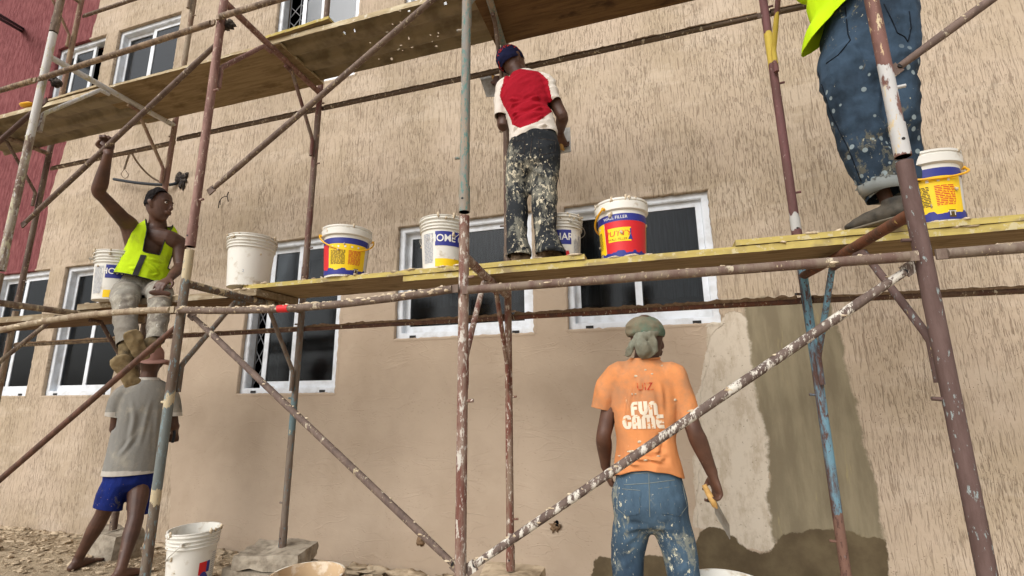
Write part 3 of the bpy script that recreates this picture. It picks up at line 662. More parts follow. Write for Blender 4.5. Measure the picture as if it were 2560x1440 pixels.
def frame(k, L):
    zb, zt = ZB[L], ZB[L]+1.85; fx, bx = FX[k], BX[k]; f = empty('scaffold_frame', (bx, YB, zb), FRAME_LAB[(k, L)], 'scaffold frame', 'scaffold frames')
    mf, mbk = pm['f%d_%d' % (k, L)], pm['b%d_%d' % (k, L)]; rr = .0235
    rf = .0265 if (k, L) == (4, 0) else rr
    for nm, x, y, mat, r_ in (('post', fx, YF, mf, rf), ('post', bx, YB, mbk, rr)):
        mb = MB(); mb.tube([(x, y, zb), (x, y, zb+.6), (x, y, zb+1.2), (x, y, zt)], r_, 18, jit=.0012, seed=k+L*5)
        mb.tube([(x, y, zb-.0), (x, y, zb+.13)], r_+.003, 18)         # socket
        mb.tube([(x, y-r_-.0035, zb+.06), (x, y-r_+.004, zb+.06)], .006, 8, 1)
        for pz in (.28, 1.0, 1.55):                                    # brace pins
            s_ = 1 if (k+L) % 2 else -1; mb.tube([(x, y, zb+pz), (x+s_*(r_+.028), y, zb+pz+.004)], .007, 8)
        o = mb.build('post', [mat, M['rubber']], f)
    dy = lambda t: (fx+(bx-fx)*t, YF+(YB-YF)*t)
    z = ZT[L]; mb = MB(); mb.tube([(fx, YF, z+.0), (*dy(.5), z-.004), (bx, YB, z)], .0225, 14, jit=.001, seed=k); mb.build('transom', [mf if (k, L) != (4, 0) else m_pipe(lin(120, 70, 44), lin(84, 54, 38), CREAM, .66, lin(214, 186, 110), .66)], f)
    for s_, t0, mat in ((0, 0, mf), (1, 1, mbk)):
        e = .045 if s_ == 0 else .955; q = .36 if s_ == 0 else .66; h = .31 if s_ == 0 else .335; h2 = .47
        xx, yy = dy(e); xq, yq = dy(q); mid = dy(q*.93+.5*.07)
        pts = [(xx, yy, z-.60), (xx, yy, z-.46), (xx+(xq-xx)*.06, yy+(yq-yy)*.06, z-.43), (xx+(xq-xx)*.93, yy+(yq-yy)*.93, z-.075), (xq, yq, z-.047), (*dy(.5+(q-.5)*.5), z-.042)]
        mb = MB(); mb.tube(pts, .0145, 12, jit=.001, seed=3); mb.build('strut', mat, f)
    return f
frames = {}
for kL in FRAME_LAB: frames[kL] = frame(*kL)

def globs(mb, p0, p1, r, n, s, m=1, seed=0, top=.3):
    random.seed(seed); p0, p1 = Vector(p0), Vector(p1); d = (p1-p0).normalized(); sd = d.cross(Vector((0, 0, 1))).normalized(); up = sd.cross(d)
    for i in range(n):
        t = random.random(); a = random.uniform(-.4, math.pi+.4) if random.random() > top else random.uniform(.9, 2.2)
        q = s*random.uniform(.4, 1.2); c = p0.lerp(p1, t)+(sd*-math.cos(a)+up*math.sin(a))*(r*.93)
        mb.blob(c, q*random.uniform(1, 2.6) if abs(d.x) > .5 else q, q*.6, q*random.uniform(.5, .8), m, seed+i, .45, 8, 5, 1.6)
def crust(mb, p0, p1, r, h, m=1, seed=0):
    p0, p1 = Vector(p0), Vector(p1); L = (p1-p0).length; n = int(L/.018); V = []; nn = 8
    for i in range(n+1):
        p = p0.lerp(p1, i/n); a1 = noise.noise(Vector((p.x*6, seed, 0))); a2 = noise.noise(Vector((p.x*26, seed, 3)))
        hh = max(.001, h*(.55+.9*a1+.8*a2)); 
        for j in range(nn):
            a = math.pi*j/(nn-1); V.append((p.x, p.y-(r+.004+hh*.25)*math.cos(a), p.z+r*.35+(r*.65+hh)*math.sin(a)+.003*noise.noise(Vector((p.x*60, a*2, seed)))))
    mb.add(V, [(i*nn+j, i*nn+j+1, (i+1)*nn+j+1, (i+1)*nn+j) for i in range(n) for j in range(nn-1)], m)
def ledger(x0, x1, y, z0, z1, label, mat, sag=0, n_gl=0, gs=.02, cr=0, seed=0, r=.0185, bands=()):
    o = -.035 if y < -1.2 else .035
    y_ = y+o; N = 16; pts = []
    for i in range(N+1):
        t = i/N; pts.append((x0+(x1-x0)*t, y_, z0+(z1-z0)*t-sag*4*t*(1-t)))
    mb = MB(); rs = [r]*(N+1); mb.tube(pts, rs, 14, jit=.0015, seed=seed)
    for xx, dx in ((x0, -1), (x1, 1)):      # flattened ends
        mb.box((min(xx, xx+dx*.030), y_-.006, (z0 if dx < 0 else z1)-.018), (max(xx, xx+dx*.030), y_+.005, (z0 if dx < 0 else z1)+.018), 0)
    if n_gl:
        for i in range(N): globs(mb, pts[i], pts[i+1], r, max(1, n_gl//N), gs, 1, seed*50+i)
    if cr: crust(mb, pts[0], pts[-1], r, cr, 1, seed)
    for t0, t1, mi in bands: mb.tube([Vector(pts[0]).lerp(Vector(pts[-1]), t0)-Vector((0, 0, sag*4*t0*(1-t0))), Vector(pts[0]).lerp(Vector(pts[-1]), t1)-Vector((0, 0, sag*4*t1*(1-t1)))], r+.001, 14, 2)
    ob = mb.build('ledger_pipe', [mat, M['crust'] if cr else M['glob'], M['red']], origin=(x0, y_, z0))
    return tag(ob, label, 'scaffold pipe', 'horizontal scaffold pipes')
pp = lambda a, b: m_pipe(a, b, CREAM, .60, lin(196, 184, 160), .60)
X5 = 2.62
ledger(-5.85, -4.22, YF, 1.80, 1.86, 'lower front horizontal pipe entering from the left edge', pp(lin(150, 136, 114), BROWN), n_gl=20, gs=.008, seed=2)
ledger(-4.14, -2.55, YF, 1.835, 1.90, 'plaster coated front pipe crossing the seated man at thigh height', pp(lin(176, 160, 134), lin(140, 120, 98)), sag=-.035, n_gl=60, gs=.008, seed=3)
ledger(-2.48, -.86, YF, 1.895, 1.895, 'sagging front pipe with pale plaster drops and a red band', pp(lin(118, 102, 90), lin(96, 78, 68)), sag=.035, n_gl=150, gs=.009, seed=4, bands=((.41, .45, 2),))
ledger(-.78, .86, YF, 1.885, 1.885, 'front pipe under the plank from the middle post to the brown post', pp(lin(128, 112, 98), lin(104, 80, 72)), n_gl=30, gs=.007, seed=5)
ledger(.97, X5, YF, 1.885, 1.90, 'front pipe right of the thick brown post', pp(lin(132, 118, 104), lin(108, 90, 80)), n_gl=16, gs=.007, seed=6)
ledger(-5.92, -4.25, YB, 1.92, 1.92, 'back pipe before the two leftmost lower windows', pp(lin(158, 140, 114), BROWN), cr=.010, seed=7)
ledger(-4.17, -2.61, YB, 1.92, 1.92, 'thin rusty back pipe right behind the seated man', pp(lin(110, 82, 70), RUST), cr=.004, seed=8)
ledger(-2.54, -.96, YB, 1.92, 1.92, 'plaster crusted back pipe across the bottom of the tall and square windows', pp(lin(110, 76, 62), RUST), cr=.014, seed=9)
ledger(-.88, .78, YB, 1.92, 1.92, 'rusty back pipe with thick brown crust above the orange shirted man', pp(lin(112, 66, 48), RUST), cr=.022, seed=10)
ledger(.86, X5-.1, YB, 1.92, 1.90, 'crusted back pipe leaving at the right edge over the scratched wall', pp(lin(100, 80, 62), RUST), cr=.012, seed=11)
ledger(-5.85, -4.22, YF, 3.70, 3.70, 'guard pipe before the red wall at the left edge', pp(lin(164, 142, 112), BROWN), seed=12)
ledger(-4.14, -2.55, YF, 3.70, 3.74, 'guard pipe crossing the far left upper windows', pp(lin(150, 128, 104), BROWN), seed=13)
ledger(-2.48, -.86, YF, 3.77, 3.77, 'guard pipe at the top edge near the grilled upper window', pp(lin(152, 132, 112), BROWN), seed=14)
ledger(-5.92, -4.25, YB, 3.77, 3.77, 'back pipe behind the raised arm', pp(lin(124, 102, 82), BROWN), cr=.006, seed=15)
ledger(-4.17, -2.61, YB, 3.80, 3.80, 'upper back pipe between the two brown back posts at left', pp(lin(104, 86, 72), BROWN), cr=.006, seed=16)
ledger(-2.54, -.96, YB, 3.80, 3.80, 'crusted upper back pipe running to the head of the man in red', pp(lin(96, 80, 66), BROWN), cr=.008, seed=17)
ledger(-.88, .78, YB, 3.78, 3.80, 'crusted upper back pipe right of the man in red', pp(lin(96, 80, 62), BROWN), cr=.011, seed=18)
ledger(.86, X5-.1, YB, 3.80, 3.80, 'upper back pipe end beside the bright yellow shirt', pp(lin(96, 80, 62), BROWN), cr=.006, seed=19)
ledger(-5.92, -4.25, YB, 5.64, 5.64, 'highest back pipe in the top left corner', pp(lin(110, 90, 78), BROWN), seed=20)

def brace(p0, p1, label, mat, n=0, gs=.01, seed=0, r=.0165):
    p0, p1 = Vector(p0), Vector(p1); mb = MB(); N = 10
    mb.tube([p0.lerp(p1, i/N) for i in range(N+1)], [r*.8]+[r]*(N-1)+[r*.8], 14, jit=.001, seed=seed)
    d = (p1-p0).normalized(); s = Vector((-d.z, 0, d.x))
    for c, e in ((p0, -1), (p1, 1)):
        q = c+d*e*.05; w_ = .022
        mb.add([c-s*w_+Vector((0, -.004, 0)), c+s*w_+Vector((0, -.004, 0)), q+s*w_+Vector((0, -.004, 0)), q-s*w_+Vector((0, -.004, 0)),
                c-s*w_+Vector((0, .004, 0)), c+s*w_+Vector((0, .004, 0)), q+s*w_+Vector((0, .004, 0)), q-s*w_+Vector((0, .004, 0))],
               [(0, 3, 2, 1), (4, 5, 6, 7), (0, 1, 5, 4), (1, 2, 6, 5), (2, 3, 7, 6), (3, 0, 4, 7)], 0, False)
        mb.tube([c+Vector((0, -.010, 0)), c+Vector((0, .0, 0))], .009, 8, 2)
    if n: globs(mb, p0, p1, r, n, gs, 1, seed)
    return tag(mb.build('brace_pipe', [mat, M['glob'], M['rubber']], origin=p0), label, 'scaffold brace', 'diagonal scaffold braces')
YR = YF-.0
brace((-4.13, -1.70, 2.63), (-2.60, -1.70, 3.66), 'diagonal brace the seated man grips with his raised hand', pp(lin(112, 94, 84), lin(92, 74, 66)), seed=1)
brace((-2.44, -1.71, 2.64), (-.87, -1.71, 3.66), 'diagonal brace rising over the bare wall left of the middle post', pp(lin(124, 106, 94), lin(98, 80, 72)), seed=2)
brace((-4.14, -1.72, .73), (-2.57, -1.72, 1.82), 'rusty diagonal brace in front of the seated man\'s shoes', m_pipe(lin(112, 76, 62), lin(84, 58, 48), lin(150, 130, 110), .66), seed=3)
brace((-2.45, -1.72, 1.86), (-.87, -1.72, .75), 'diagonal brace falling from the seated man to the foot of the middle post', pp(lin(116, 98, 88), lin(92, 76, 70)), 26, .006, seed=4)
brace((-.76, -1.74, .76), (.86, -1.74, 1.84), 'white splashed diagonal brace crossing the orange shirt', m_pipe(lin(108, 92, 84), lin(88, 72, 66), lin(196, 190, 176), .57, lin(218, 212, 200), .525), 40, .006, seed=5, r=.0175)
brace((.98, -1.72, 2.655), (2.6, -1.72, 3.72), 'diagonal brace at the top right in front of the blue jeans', pp(lin(120, 100, 90), lin(98, 80, 72)), seed=6)
brace((-5.9, -1.70, 2.62), (-4.24, -1.70, 3.57), 'dark diagonal brace end at the left edge below the upper plank', m_pipe(lin(92, 66, 60), lin(72, 52, 46)), seed=7)
brace((-5.85, -1.72, .75), (-4.25, -1.72, 1.84), 'short visible end of a brace under the leftmost lower pipe', pp(lin(122, 96, 84), BROWN), seed=8)

def plank(x0, x1, y0, y1, zt, th, label, mats, bend=0, seed=0, z1=None, ends=0, x0b=None):
    """board: top, edge, underside materials; slightly warped and nibbled"""
    n = int((x1-x0)/.03); V = []; z1 = zt if z1 is None else z1
    for i in range(n+1):
        x = x0+(x1-x0)*i/n; t = i/n; z = zt+(z1-zt)*t+bend*math.sin(math.pi*t)+.002*noise.noise(Vector((x*5, seed, 0)))
        e0 = .004*noise.noise(Vector((x*22, seed, 1)))+.006*noise.noise(Vector((x*5, seed, 2)))
        V += [(x, y0+e0, z), (x, y1, z), (x, y1, z-th), (x, y0+e0+.003*noise.noise(Vector((x*40, seed, 4))), z-th)]
    F_, m_ = [], []
    for i in range(n):
        a, b = 4*i, 4*i+4
        F_ += [(a, b, b+1, a+1), (a+1, b+1, b+2, a+2), (a+2, b+2, b+3, a+3), (a+3, b+3, b, a)]; m_ += [0, 1, 2, 1]
    F_ += [(0, 1, 2, 3), (4*n+3, 4*n+2, 4*n+1, 4*n)]; m_ += [1, 1]
    mb = MB(); mb.add(V, F_, 0, False); mb.m = m_
    if ends:
        for i in range(ends):
            random.seed(seed*31+i); x = random.uniform(x0, x1); mb.blob((x, y0+.02*random.random(), zt+(z1-zt)*(x-x0)/(x1-x0)+.002), .03*random.uniform(.3, 1.3), .014, .007, 3, i, .5)
    return tag(mb.build('plank', list(mats)+[M['glob']], origin=(x0, y0, zt)), label, 'plank', 'walking planks on the scaffold')
YEL = (M['ply_top'], M['ply_edge'], M['ply_under'])
TIM = (M['ply_top'], M['timber'], M['brown_wood'])
plank(-2.62, -.33, -1.265, -.87, 2.152, .028, 'yellow edged plank carrying the white buckets and the man in red', YEL, seed=1, ends=22)
plank(-1.42, 1.56, -1.255, -.86, 2.121, .034, 'lower yellow edged plank under the red and yellow bucket', YEL, seed=2, ends=14)
plank(.41, 2.7, -1.262, -.88, 2.152, .028, 'yellow edged plank under the shoe of the man in jeans', YEL, seed=3, z1=2.150, ends=14)
plank(-4.16, -2.48, -1.29, -.90, 2.115, .045, 'grey timber plank the man in the vest sits on', TIM, seed=4, ends=8)
plank(-5.9, -4.0, -1.27, -.90, 2.068, .045, 'grey timber plank at the left edge below the windows', TIM, seed=5)
plank(-4.50, -2.50, -1.30, -.80, 3.995, .022, 'wide plywood sheet overhead between the two left posts', (M['ply_top'], M['pale_edge'], M['ply_under']), seed=6, z1=3.985)
plank(-.98, .45, -1.30, -.80, 3.99, .038, 'dark brown board overhead right of the middle post', (M['ply_top'], M['pale_edge'], M['brown_wood']), seed=7)
plank(-2.62, -2.05, -1.33, -1.13, 4.025, .022, 'short broken board on top of the ribbed metal deck', (M['ply_top'], M['ply_edge'], M['ply_under']), seed=8, z1=4.05)
plank(-5.0, -4.35, -1.31, -1.05, 4.015, .02, 'thin board scrap lying on the far left ribbed deck', (M['ply_top'], M['pale_edge'], M['ply_under']), seed=9, z1=4.03)
def tin_deck(x0, x1, z, label, holes, seed=0):
    random.seed(seed); c = .009; nx_, ny_ = int((x1-x0)/c), 50; y0, y1 = -1.30, -.84; V = []
    for j in range(ny_+1):
        u = j/ny_; y = y0+(y1-y0)*u; rib = .036*(.5+.5*math.tanh(5*math.sin(u*2*math.pi*2.5+.6)))
        for i in range(nx_+1):
            x = x0+(x1-x0)*i/nx_; V.append((x, y, z-.05+rib+.004*noise.noise(Vector((x*3, y*6, seed)))))
    kill = set()
    for h in range(holes):
        i = int(random.gauss(.55, .16)*nx_); j = random.randrange(2, ny_-1); kill.add((i, j))
        if random.random() < .35: kill.add((i+1, j))
    mb = MB(); W_ = nx_+1
    mb.add(V, [(j*W_+i, j*W_+i+1, (j+1)*W_+i+1, (j+1)*W_+i) for j in range(ny_) for i in range(nx_) if (i, j) not in kill])
    n = int((x1-x0)/.04); vv = []
    for i in range(n+1):
        x = x0+(x1-x0)*i/n; e = .004*noise.noise(Vector((x*15, seed, 0)))
        vv += [(x, y0-.004, z-.052+e), (x, y0-.004, z-.012+e), (x, y0+.006, z-.010+e)]
    mb.add(vv, [(3*i+q, 3*i+3+q, 3*i+4+q, 3*i+1+q) for i in range(n) for q in range(2)], 1, False)
    return tag(mb.build('metal_deck', [M['tin'], M['pale_edge']], origin=(x0, y0, z)), label, 'scaffold deck', 'ribbed metal decks')
tin_deck(-2.66, -.93, 4.02, 'ribbed metal deck overhead with scattered small holes', 44, 3)
tin_deck(-6.5, -4.28, 4.00, 'ribbed metal deck overhead at the far left', 0, 5)

# ------------------------------------------------------------------ buckets
def bucket(px, py, z, rt, h, label, style, open_top=True, rot=0, tilt=0, body='white_plastic', inner=None, cat='bucket', pos=None, group='plastic buckets', deep=0):
    P = Vector(pos) if pos else atz(px, py, z)
    if not pos: hh = Vector((P.x-CAM.x, P.y-CAM.y, 0)).normalized(); P += hh*rt*.84
    P.z = z
    e = empty('bucket', P, label, cat, group); ph = math.atan2(CAM.y-P.y, CAM.x-P.x); rb = rt*.84
    def prof(t): return rb+(rt*.985-rb)*t
    def C(u, v, off=0): a = ph+u; r_ = prof(v)+off; return Vector((P.x+r_*math.cos(a), P.y+r_*math.sin(a), P.z+v*h))
    n = 48
    if style == 'putty': pr = [(0, .0), (rb, 0), (prof(.80), .80), (prof(.80)+.006, .805), (rt+.008, .82), (rt+.010, .93), (rt+.004, .945), (rt+.004, .96), (rt+.009, .965), (rt+.009, .995), (rt+.003, 1), (rt-.004, .99), (prof(.8)-.004, .8), (rb-.004, .02), (0, .02)]
    else: pr = [(0, .0), (rb, 0), (prof(.74), .74), (prof(.74)+.009, .745), (prof(.74)+.009, .757), (prof(.76), .762), (prof(.80), .80), (prof(.8)+.009, .805), (prof(.8)+.009, .817), (prof(.82), .822), (prof(.86), .86), (prof(.86)+.010, .865), (prof(.86)+.010, .878), (prof(.88), .884), (prof(.93), .93), (rt+.009, .935), (rt+.009, .95), (rt, .955), (rt, .985), (rt+.007, .99), (rt+.006, 1), (rt-.003, 1), (prof(.8)-.003, .8), (rb-.003, .02), (0, .02)]
    V = [(P.x+r_*math.cos(2*math.pi*j/n), P.y+r_*math.sin(2*math.pi*j/n), P.z+t*h) for r_, t in pr for j in range(n)]
    mb = MB(); mb.add(V, [(i*n+j, i*n+(j+1) % n, (i+1)*n+(j+1) % n, (i+1)*n+j) for i in range(len(pr)-1) for j in range(n)])
    k = len(pr)-3; mi = []
    for i in range(len(pr)-1): mi += [1 if i >= len(pr)-4 else 0]*n
    mb.m = mi; bo = mb.build('pail_body', [M[body], M[inner or body]], e)
    bo.modifiers.new('edge', 'EDGE_SPLIT').split_angle = R(40)
    if style != 'none':
        m2 = MB(); random.seed(int(abs(P.x)*977))
        for q in range(16):
            u = random.uniform(-2.2, 2.2); v = random.choice((.99, .985, .93, .90, random.uniform(.1, .8))); c = C(u, v, .004 if v < .9 else .008); g_ = random.uniform(.003, .009)
            m2.blob(c, g_, g_, g_*random.uniform(.7, 2.2), 0, q, .5)
        m2.build('plaster_drips', M['glob'], e)
    def patch(name, u0, u1, v0, v1, mat, off=.0012, top=None):
        nu = max(6, int(abs(u1-u0)*14)); W_ = nu+1; vv = []
        for j in range(3):
            for i in range(W_):
                u = u0+(u1-u0)*i/nu; vt = v1 if top is None else top(u); vv.append(C(u+rot, v0+(vt-v0)*j/2, off))
        m2 = MB(); m2.add(vv, [(j*W_+i, j*W_+i+1, (j+1)*W_+i+1, (j+1)*W_+i) for j in range(2) for i in range(nu)]); return m2.build(name, M[mat], e)
    def txt(s, u, v, size, mat, off=.0024, bold=.0, wx=1, slant=0):
        TV, TF = text_geo(s, size, bold, 0, wx); m2 = MB(); m2.add([C(rot+u+(x+slant*y)/prof(v), v+y/h, off) for x, y in TV], TF, 0, False); return m2.build('lettering', M[mat], e)
    def lines(u0, u1, v0, v1, rows, mat, seed=0, thick=.004):
        m2 = MB(); random.seed(seed)
        for q in range(rows):
            v = v1-(v1-v0)*(q+.5)/rows; u = u0
            while u < u1-.03:
                l = random.uniform(.05, .22); ue = min(u+l, u1); k2 = 3
                vv = [C(rot+u+(ue-u)*i/k2, v+s*thick/h, .0022) for s in (0, 1) for i in range(k2+1)]
                m2.add(vv, [(i, i+1, k2+2+i, k2+1+i) for i in range(k2)], 0, False); u = ue+.03
        return m2.build('small_print', M[mat], e)
    def sky(u):                                    # printed skyline
        q = int((u+9)*5.5); random.seed(q*7); return .115+.05*random.random()
    if style == 'putty':
        patch('label_band', -3.1, 3.1, .63, .745, 'blue')
        patch('label_skyline', -3.1, 3.1, .035, .12, 'blue', .0022, sky)
        patch('label_field', -1.15, 1.02, .10, .628, 'red'); patch('label_panel', 1.04, 2.9, .10, .628, 'yellow'); patch('label_panel', -2.9, -1.17, .10, .628, 'yellow')
        patch('label_plaque', -.98, .03, .30, .52, 'yellow', .0018)
        txt('PUTTY', -.52, .425, .042, 'red', wx=1.15, slant=.15); txt('WALL FILLER', -.56, .335, .018, 'print_dark'); txt('WALL FILLER', -.62, .685, .024, 'print_white')
        m2 = MB(); a = [C(rot-.02, .50, .003), C(rot+.035, .50, .003), C(rot+.03, .41, .003), C(rot+.09, .325, .003), C(rot-.11, .325, .003), C(rot-.01, .41, .003)]
        m2.add(a, [(0, 1, 2, 5), (5, 2, 3, 4)], 0, False); m2.build('spatula_print', M['blue'], e)
        for s_ in (1.15, -2.8): lines(s_, s_+.7, .22, .50, 13, 'print_dark', 3); lines(s_+.85, s_+1.45, .22, .50, 12, 'red' if s_ > 0 else 'print_dark', 5)
        for s_ in (1.2, -2.75):
            for q in range(5): patch('icon', s_+q*.3, s_+q*.3+.08, .555, .59, 'print_white', .0024)
            patch('fork_icon', s_+1.1, s_+1.32, .06, .16, 'print_dark', .0028)
            txt('TT', s_+1.21, .11, .03, 'print_white', .0032)
    elif style == 'home':
        patch('label_band', -1.1, 1.15, .42, .69, 'blue'); patch('label_strip', -1.1, 1.15, .03, .18, 'yellow')
        txt('HOME CHARM', .05, .555, .060, 'print_white', bold=.001, wx=.93); txt('emulsion', .55, .29, .030, 'red')
        m2 = MB(); cc = (.92, .24)
        pts = [C(rot+cc[0]+.115*math.cos(a), cc[1]+.055*math.sin(a), .002) for a in [i*math.pi/10 for i in range(20)]]; m2.add(pts, [tuple(range(20))], 0, False); m2.build('round_seal', M['red'], e)
        lines(-1.75, -1.2, .10, .66, 22, 'print_grey', 8); lines(1.3, 1.8, .10, .6, 20, 'print_grey', 9)
    elif style == 'bits':
        patch('label_patch', .2, .55, .30, .50, 'red'); patch('label_patch', .55, .72, .32, .50, 'blue'); patch('label_patch', .12, .75, .05, .34, 'blue', .0016, lambda u: .20+.14*math.sin((u-.12)*5)); lines(.8, 1.1, .1, .62, 14, 'print_grey', 2)
    elif style == 'two': txt('2', -.28, .26, .026, 'print_grey')
    def handle(u0, tlt, mat, r_=.0045, R_=None, v=.84):
        R_ = R_ or rt+.022; a = ph+u0; ax = Vector((math.cos(a), math.sin(a), 0)); pd = Vector((-ax.y, ax.x, 0)); c = Vector((P.x, P.y, P.z+v*h))
        d = pd*math.cos(tlt)-Vector((0, 0, 1))*math.sin(tlt)
        m2 = MB(); m2.tube([c+ax*R_*math.cos(t)+d*R_*1.02*math.sin(t) for t in [math.pi*i/28 for i in range(29)]], r_, 8)
        m2.tube([c+ax*(R_-.03), c+ax*(R_+.004)], .009, 8); m2.tube([c-ax*(R_-.03), c-ax*(R_+.004)], .009, 8); return m2.build('handle', M[mat], e)
    return e, handle, C
e, hd, C_ = bucket(285, 748, 2.115, .15, .36, 'white bucket with blue and yellow label, half hidden behind the seated man', 'home', rot=.55)
hd(1.5, .5, 'wire', .0018)
e, hd, C_ = bucket(620, 712, 2.152, .152, .355, 'plain white bucket marked with a 2, leftmost on the yellow plank', 'two')
e, hd, C_ = bucket(862, 690, 2.152, .148, .33, 'yellow and red labelled bucket standing between two windows', 'putty', rot=-1.9)
hd(-1.45, .72, 'amber', .0048)
e, hd, C_ = bucket(1107, 670, 2.152, .143, .325, 'white bucket with blue label partly hidden by the middle post', 'home', rot=.72)
hd(-2.2, .95, 'wire', .0018)
e, hd, C_ = bucket(0, 0, 2.152, .128, .33, 'white bucket with blue label behind the legs of the man in red', 'home', rot=-.62, pos=(-.515, -.925, 2.152))
hd(.45, .3, 'wire', .0018)
e, hd, C_ = bucket(1560, 650, 2.121, .140, .350, 'big red, blue and yellow putty bucket right of the man in red', 'putty', rot=.34)
hd(2.50, .55, 'amber', .0055)
e, hd, C_ = bucket(2330, 560, 2.152, .140, .34, 'yellow labelled bucket behind the thick brown post at right', 'putty', rot=-1.75)
hd(-1.15, .55, 'amber', .0055)
e, hd, C_ = bucket(0, 0, .20, .150, .37, 'open white bucket with torn red and blue sticker on the ground', 'bits', pos=(-3.02, -1.06, .20), rot=.15)
hd(2.75, .75, 'white_plastic', .0045)
e, hd, C_ = bucket(0, 0, .245, .165, .36, 'open bucket smeared inside with tan paste, at the bottom edge', 'none', pos=(-1.66, -1.62, .15), body='dirty_white', inner='putty')
e, hd, C_ = bucket(0, 0, .27, .165, .36, 'white bucket rim cut off by the bottom edge beside the wet wall', 'none', pos=(.215, -1.30, .285))

# bearing blocks, stones
def block(name, c, sx, sy, sz, label, cat, seed, mat='concrete', rot=0, tilt=0, amp=.02, fr=6, nn=7):
    mb = MB(); V = []; F_ = []
    bm = bmesh.new(); bmesh.ops.create_cube(bm, size=2); bmesh.ops.subdivide_edges(bm, edges=bm.edges, cuts=nn, use_grid_fill=True)
    Rm = Matrix.Rotation(rot, 3, 'Z') @ Matrix.Rotation(tilt, 3, 'Y')
    for v in bm.verts:
        p = Vector((v.co.x*sx, v.co.y*sy, v.co.z*sz)); p *= 1-.02*max(0, abs(v.co.x)+abs(v.co.y)+abs(v.co.z)-2.2)
        d = v.co.normalized()*amp*(noise.noise(p*fr+Vector((seed, 0, 0)))+.5*noise.noise(p*fr*3+Vector((seed, 0, 0)))); v.co = Rm @ (p+d)
    bm.verts.index_update(); mb.add([v.co+Vector(c) for v in bm.verts], [tuple(v.index for v in f.verts) for f in bm.faces], 0, False); bm.free()
    return tag(mb.build(name, M[mat], origin=(c[0], c[1], c[2]-sz)), label, cat)
block('concrete_block', (-2.63, -.78, .17), .26, .16, .13, 'grey concrete block at the bottom of the stack under a scaffold post', 'block', 1)
block('concrete_slab', (-2.60, -.76, .352), .22, .16, .045, 'cracked plaster topped slab lying on the concrete block', 'slab', 2, 'concrete', rot=.25, amp=.03)
block('boulder', (-4.24, -.70, .24), .17, .12, .14, 'rough grey stone behind the barefoot man\'s legs', 'stone', 3, amp=.05, fr=4)
for (px_, lb) in ((-.92, 'broken slab under the rusty back post in the middle'), (.82, 'slab under the light blue back post')):
    block('base_slab', (px_, -.75, .21), .18, .15, .18, lb, 'slab', px_, 'rubble', amp=.016)
for (px_, lb) in ((-4.19, 'block under the front post at left'), (-2.515, 'block under the front post beside the grey shirt'), (-.82, 'block under the middle front post'), (.92, 'block under the thick brown post')):
    block('base_block', (px_, -1.75, .2), .13, .13, .19, lb, 'block', px_*3)
block('base_block', (-3.02, -1.06, .10), .2, .17, .10, 'block under the open white bucket', 'block', 5)
block('base_block', (-1.66, -1.62, .10), .2, .18, .10, 'block under the paste smeared bucket', 'block', 6)
block('base_block', (.215, -1.30, .145), .2, .18, .14, 'block under the bucket by the wet wall', 'block', 7)

# cables, rods, rags
def cord(name, pts, r, mat, label, cat):
    mb = MB()
    for P_, r_ in zip(pts, r if isinstance(r, list) else [r]*len(pts)):
        Q = [Vector(p) for p in P_]; S = []
        for i in range(len(Q)-1):
            a = Q[max(i-1, 0)]; b = Q[i]; c = Q[i+1]; d = Q[min(i+2, len(Q)-1)]
            for t in [k/5 for k in range(5)]: S.append(.5*((2*b)+(c-a)*t+(2*a-5*b+4*c-d)*t*t+(3*b-a-3*c+d)*t**3))
        S.append(Q[-1]); mb.tube(S, r_, 8)
    return tag(mb.build(name, mat, origin=pts[0][0]), label, cat)
cord('electric_cable', [[at(450, 455, .02), at(420, 462, -.06), at(350, 458, -.10), at(285, 448, -.08)]], .017, M['cable'], 'thick black cable sticking out of a hole in the wall', 'cable')
cord('conduit_pipe', [[at(445, 460, .01), at(410, 458, -.08), at(375, 440, -.2), at(345, 408, -.40), at(326, 376, -.66)], [at(326, 378, -.68), at(318, 400, -.6), at(311, 422, -.6)], [at(311, 422, -.6), at(303, 436, -.6), at(313, 446, -.6), at(321, 437, -.6), at(312, 424, -.6)]], [.010, .009, .003], M['conduit'], 'bent grey conduit looped over the back pipe', 'conduit')
random.seed(9); mb = MB()
for i in range(16): mb.blob(at(456+random.uniform(-12, 12), 455+random.uniform(-16, 14), -.01), .04*random.uniform(.5, 1), .02, .04*random.uniform(.5, 1.1), 0, i, .6)
tag(mb.build('cable_stub', M['rag'], origin=at(456, 455, 0)), 'dark torn clump of wires and plaster in a wall hole', 'wires')
cord('wire_stub', [[at(572, 478, .01), at(568, 490, -.03), at(571, 504, -.03)], [at(568, 490, -.03), at(556, 494, -.03), at(548, 505, -.03), at(546, 520, -.03)], [at(556, 494, -.03), at(551, 500, -.03), at(550, 512, -.03)]], .004, M['rag'], 'thin black wires poking out of the wall right of the seated man', 'wires')
cord('wall_rod', [[at(-30, 20, -.9), at(58, 72, .02)], [at(-30, 30, -.9), at(54, 78, .02)]], .020, M['cable'], 'pair of dark rods sticking out of the red wall in the top left corner', 'rod')
for q, lb, bx_ in (((570, 62), 'dark rag tied at the top joint of the pinkish brown post', -1.72), ((142, 206), 'dark wire tie on the whitish post at left', -1.72), ((1290, 0), None, 0)):
    if lb:
        mb = MB(); random.seed(q[0])
        for i in range(9): mb.blob(at(q[0]+random.uniform(-9, 9), q[1]+random.uniform(-9, 9), bx_), .022, .02, .016, 0, i, .7)
        tag(mb.build('rag_tie', M['rag'], origin=at(*q, bx_)), lb, 'tie')
mb = MB(); mb.blob(at(1388, 1316, -.005), .035, .015, .03, 0, 3, .7, 12, 8, 3); mb.blob(at(1392, 1312, .0), .02, .02, .03, 1, 5, .4)
